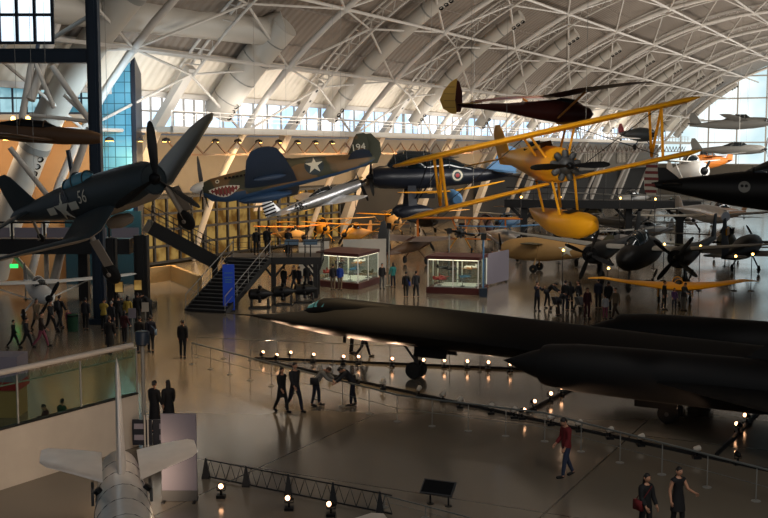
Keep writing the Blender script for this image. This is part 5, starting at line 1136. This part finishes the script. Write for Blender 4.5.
# on the viewing platform
for x, y, f, po, lb in ((-8.3, 71.2, 190, 'stand', 'visitor in black standing on the platform at the stair head'), (-7.55, 70.8, 170, 'stand', 'taller visitor in black on the platform beside the stair-head visitor'), (-6.2, 70.9, 175, 'look', 'visitor on the platform bent over a reading panel')):
    person(lb, (x, y, PZ), f, po, 1.86 if 'taller' in lb else 1.72, 'c_black', 'c_black')
P(284, 293, 160, 'stand', 1.74, 'c_char', 'c_black', lb='person in charcoal below the viewing platform beside its column')
P(294, 291, -60, 'walk', 1.78, 'c_black', 'c_navy', lb='person in black walking below the platform corner')
P(299, 292, 140, 'stand', 1.70, 'c_navy', 'c_black', lb='person in navy below the platform corner')
P(307, 290, 190, 'stand', 1.76, 'c_black', 'c_black', lb='person in black in front of the pale partition near the platform')
P(311, 297, -40, 'stand_f', 1.25, 'c_char', 'c_maroon', lb='child with a dark coat in front of the platform visitors')
P(333, 290, 180, 'stand', 1.74, 'c_char', 'c_tan', lb='person in charcoal looking into the glass case beside a blue jacket')
P(340, 290, 175, 'stand', 1.72, 'c_blue', 'c_tan', lb='person in bright blue jacket looking into the glass case')
P(382, 289, 20, 'stand', 1.74, 'c_black', 'c_grey', lb='person in black top and grey trousers at the glass case corner')
P(393, 287.5, 200, 'stand_f', 1.68, 'c_teal', 'c_navy', lb='person in teal jacket beside the grey lamp post')
P(406, 298, 175, 'walk_bag', 1.72, 'c_black', 'c_black', bag='c_blue', lb='person in black with a blue bag walking towards the planes')
P(416, 298, 185, 'walk', 1.78, 'c_char', 'c_black', lb='person in charcoal walking beside the one with a blue bag')
P(352, 354, 100, 'stand', 1.75, 'c_black', 'c_black', lb='person in black standing beyond the jet\'s forward fuselage, legs showing below it')
P(364, 357, 95, 'walk', 1.75, 'c_char', 'c_navy', lb='person walking beyond the jet\'s fuselage, legs in full stride below it')
P(492, 272, 170, 'stand', 1.75, 'c_black', 'c_black', lb='person in black beyond the white screen board, by its edge')
P(500, 271, 190, 'stand', 1.8, 'c_char', 'c_black', lb='person in charcoal beyond the white screen board, nearer the tan aeroplane')
P(537, 311, 30, 'photo', 1.72, 'c_navy', 'c_black', lb='person in navy holding up a camera beside the stooping person near the star aeroplane')
P(547, 308, 70, 'bend_less', 1.80, 'c_black', 'c_black', lb='tall stooping person in black bending over a pushchair in the crowd')
P(558, 316, 100, 'bend_less', 1.60, 'c_char', 'c_brown', lb='person in charcoal crouching in front of the stooping one')
P(565, 311, 160, 'stand', 1.78, 'c_black', 'c_navy', lb='person in black with back turned beyond the crouching one')
P(570, 311, 190, 'stand_f', 1.72, 'c_black', 'c_black', lb='long-haired person in black close behind another in black')
P(578, 309, -70, 'walk', 1.76, 'c_char', 'c_black', lb='person in charcoal pushing a pale buggy in the crowd')
P(587, 319, 20, 'stand', 1.75, 'c_maroon', 'c_maroon', lb='person all in maroon in front of the crowd near the yellow flying wing')
P(598, 309, 170, 'stand', 1.78, 'c_navy', 'c_black', lb='person in navy beneath the tip of the yellow flying wing')
P(605, 319, 180, 'stand', 1.35, 'c_white', 'c_pink', lb='child in white top beside a tan coat')
P(608, 312, 185, 'stand', 1.78, 'c_black', 'c_black', lb='person in black behind the child in the white top')
P(615, 318, -60, 'walk', 1.78, 'c_tan', 'c_brown', lb='person in tan coat at the end of the crowd by the yellow flying wing')
P(664, 310, 60, 'stand', 1.72, 'c_black', 'c_black', lb='person in black in front of the yellow flying wing\'s centre')
P(674, 310, 0, 'stand_f', 1.30, 'c_purple', 'c_navy', lb='child in purple in front of the yellow flying wing')
P(683, 311, 40, 'look', 1.70, 'c_char', 'c_grey', lb='person in charcoal with pale trousers in front of the flying wing\'s nose')
for px, py, lb, m in ((551, 311, 'dark pushchair in front of the stooping person', 'c_char'), (574, 311, 'pale grey pushchair in the crowd by the star aeroplane', 'c_grey')):
    e = empty('pushchair', flr(px + 6, py), .5); tag(e, lb, 'pushchair')
    b = MB(); b.loft([[V((x, y, z)) for x, y, z in ((-.2, -.25 + d, .4 + h), (.2, -.25 + d, .4 + h), (.2, .2 + d * .6, .4 + h), (-.2, .2 + d * .6, .4 + h))] for d, h in ((0, 0), (.05, .15), (.2, .42))]); b.build('seat', X[m], e)
    b = MB(); b.tube([(-.2, .1, .4), (-.2, .5, 1.0), (.2, .5, 1.0), (.2, .1, .4)], .018, 6); b.build('handle', X['grey'], e)
    for x in (-.22, .22):
        for y in (-.3, .3): b = MB(); b.lathe([(.1, -.02), (.1, .02)], (x, y, .1), (1, 0, 0), 10); b.tube([(x, y, .1), (x * .9, 0, .42)], .014, 5); b.build('wheel', X['black_rubber'], e)

# ------------------------------------------------------------------ light
def area(loc, to, sx, sy, en, col):
    L = bpy.data.lights.new('area_light', 'AREA'); L.shape = 'RECTANGLE'; L.size = sx; L.size_y = sy; L.energy = en; L.color = col
    o = bpy.data.objects.new('area_light', L); COL.objects.link(o); o.location = loc; o.rotation_euler = (V(to) - V(loc)).to_track_quat('-Z', 'Y').to_euler(); return o
def spot(loc, to, en, col, ang=70, soft=.4):
    L = bpy.data.lights.new('spot_light', 'SPOT'); L.energy = en; L.color = col; L.spot_size = R(ang); L.spot_blend = 1; L.shadow_soft_size = soft
    o = bpy.data.objects.new('spot_light', L); COL.objects.link(o); o.location = loc; o.rotation_euler = (V(to) - V(loc)).to_track_quat('-Z', 'Y').to_euler()
WARM, COOL, NEU = (1, .66, .32), (.6, .82, 1), (1, .95, .88)
for t, en in ((60, 5200), (100, 6500), (140, 7500), (180, 8500), (225, 10000)):     # unseen area lights added to brighten the vault from below
    area(hall(t, 14, 11.5), hall(t + 4, 44, 24), 30, 4, en, NEU)
for t in range(66, 210, 16): spot(hall(t, 50.6, 9.0), hall(t, 50, 0), 3200 if t < 125 else 500, WARM, 125)
spot(hall(44, 28, 26), hall(40, 27, 0), 24000, (1, .7, .38), 50, 2)  # warm spot added under the roof to turn the open floor golden
area(hall(20, -18, 22), hall(70, 30, 4), 50, 10, 5500, NEU)  # fill light added high behind the camera for aircraft and floor
for t in (75, 110, 145, 185): area(hall(t, 49, 12.2), hall(t, 54, 15), 30, .6, 800, NEU)  # added strips that lift the cream panels above the windows
for t in (64, 76, 88, 104, 120, 140): area(hall(t, 49.8, 8.6), hall(t, 57.5, 3.2), 8, .6, 1300, WARM)
area((-26, 73, 11), (-26, 78.5, 4), 10, .5, 650, (1, .78, .55))                       # orange wall
area((-15.5, 70, 12), (-19.2, 79, 8), 2, 2, 1000, COOL)
#                         # added cool area light standing in for window daylight on the tower
spot((-4, 21, 6.5), (-7.5, 30, 1), 850, (1, .76, .58), 75)                            # spot added to brighten the silver jet and white wall
spot(hall(64, 33, 20), hall(66, 33, 0), 3500, WARM, 80); spot(hall(84, 20, 20), hall(84, 20, 0), 2600, WARM, 80)
spot((19, 60, 9), (18, 67, 1), 700, (1, .75, .4), 60)
spot((2, 30, 15), (5.6, 35.8, 9), 1500, NEU, 60); spot((-6, 45, 5.5), (-6, 56, 8), 900, NEU, 80); spot((3, 22, 3), (5.6, 35.8, 9), 2600, (1, .9, .72), 60); spot((-6.2, 27, .6), (-9, 33, 1.2), 420, (1, .72, .5), 120); spot((9, 18, 12), (9.5, 30, 0), 900, NEU, 70)  # added spots brightening biplane, shark-mouthed fighter, white wall and foreground
W = bpy.data.worlds.new('World'); SC.world = W; W.use_nodes = True; W.node_tree.nodes['Background'].inputs[0].default_value = (.75, .86, 1, 1); W.node_tree.nodes['Background'].inputs[1].default_value = .15
# ------------------------------------------------------------------ camera
C = bpy.data.cameras.new('Camera'); C.sensor_width = 36; C.lens = F / 768 * 36; C.clip_end = 2000; C.clip_start = .1
o = bpy.data.objects.new('Camera', C); COL.objects.link(o); o.location = (0, 0, CH); o.rotation_euler = (pi / 2 - TH, 0, 0); SC.camera = o
vs_ = SC.view_settings; vs_.view_transform = 'Standard'; vs_.look = 'None'; vs_.gamma = 1; vs_.use_curve_mapping = False; vs_.exposure = 0.0
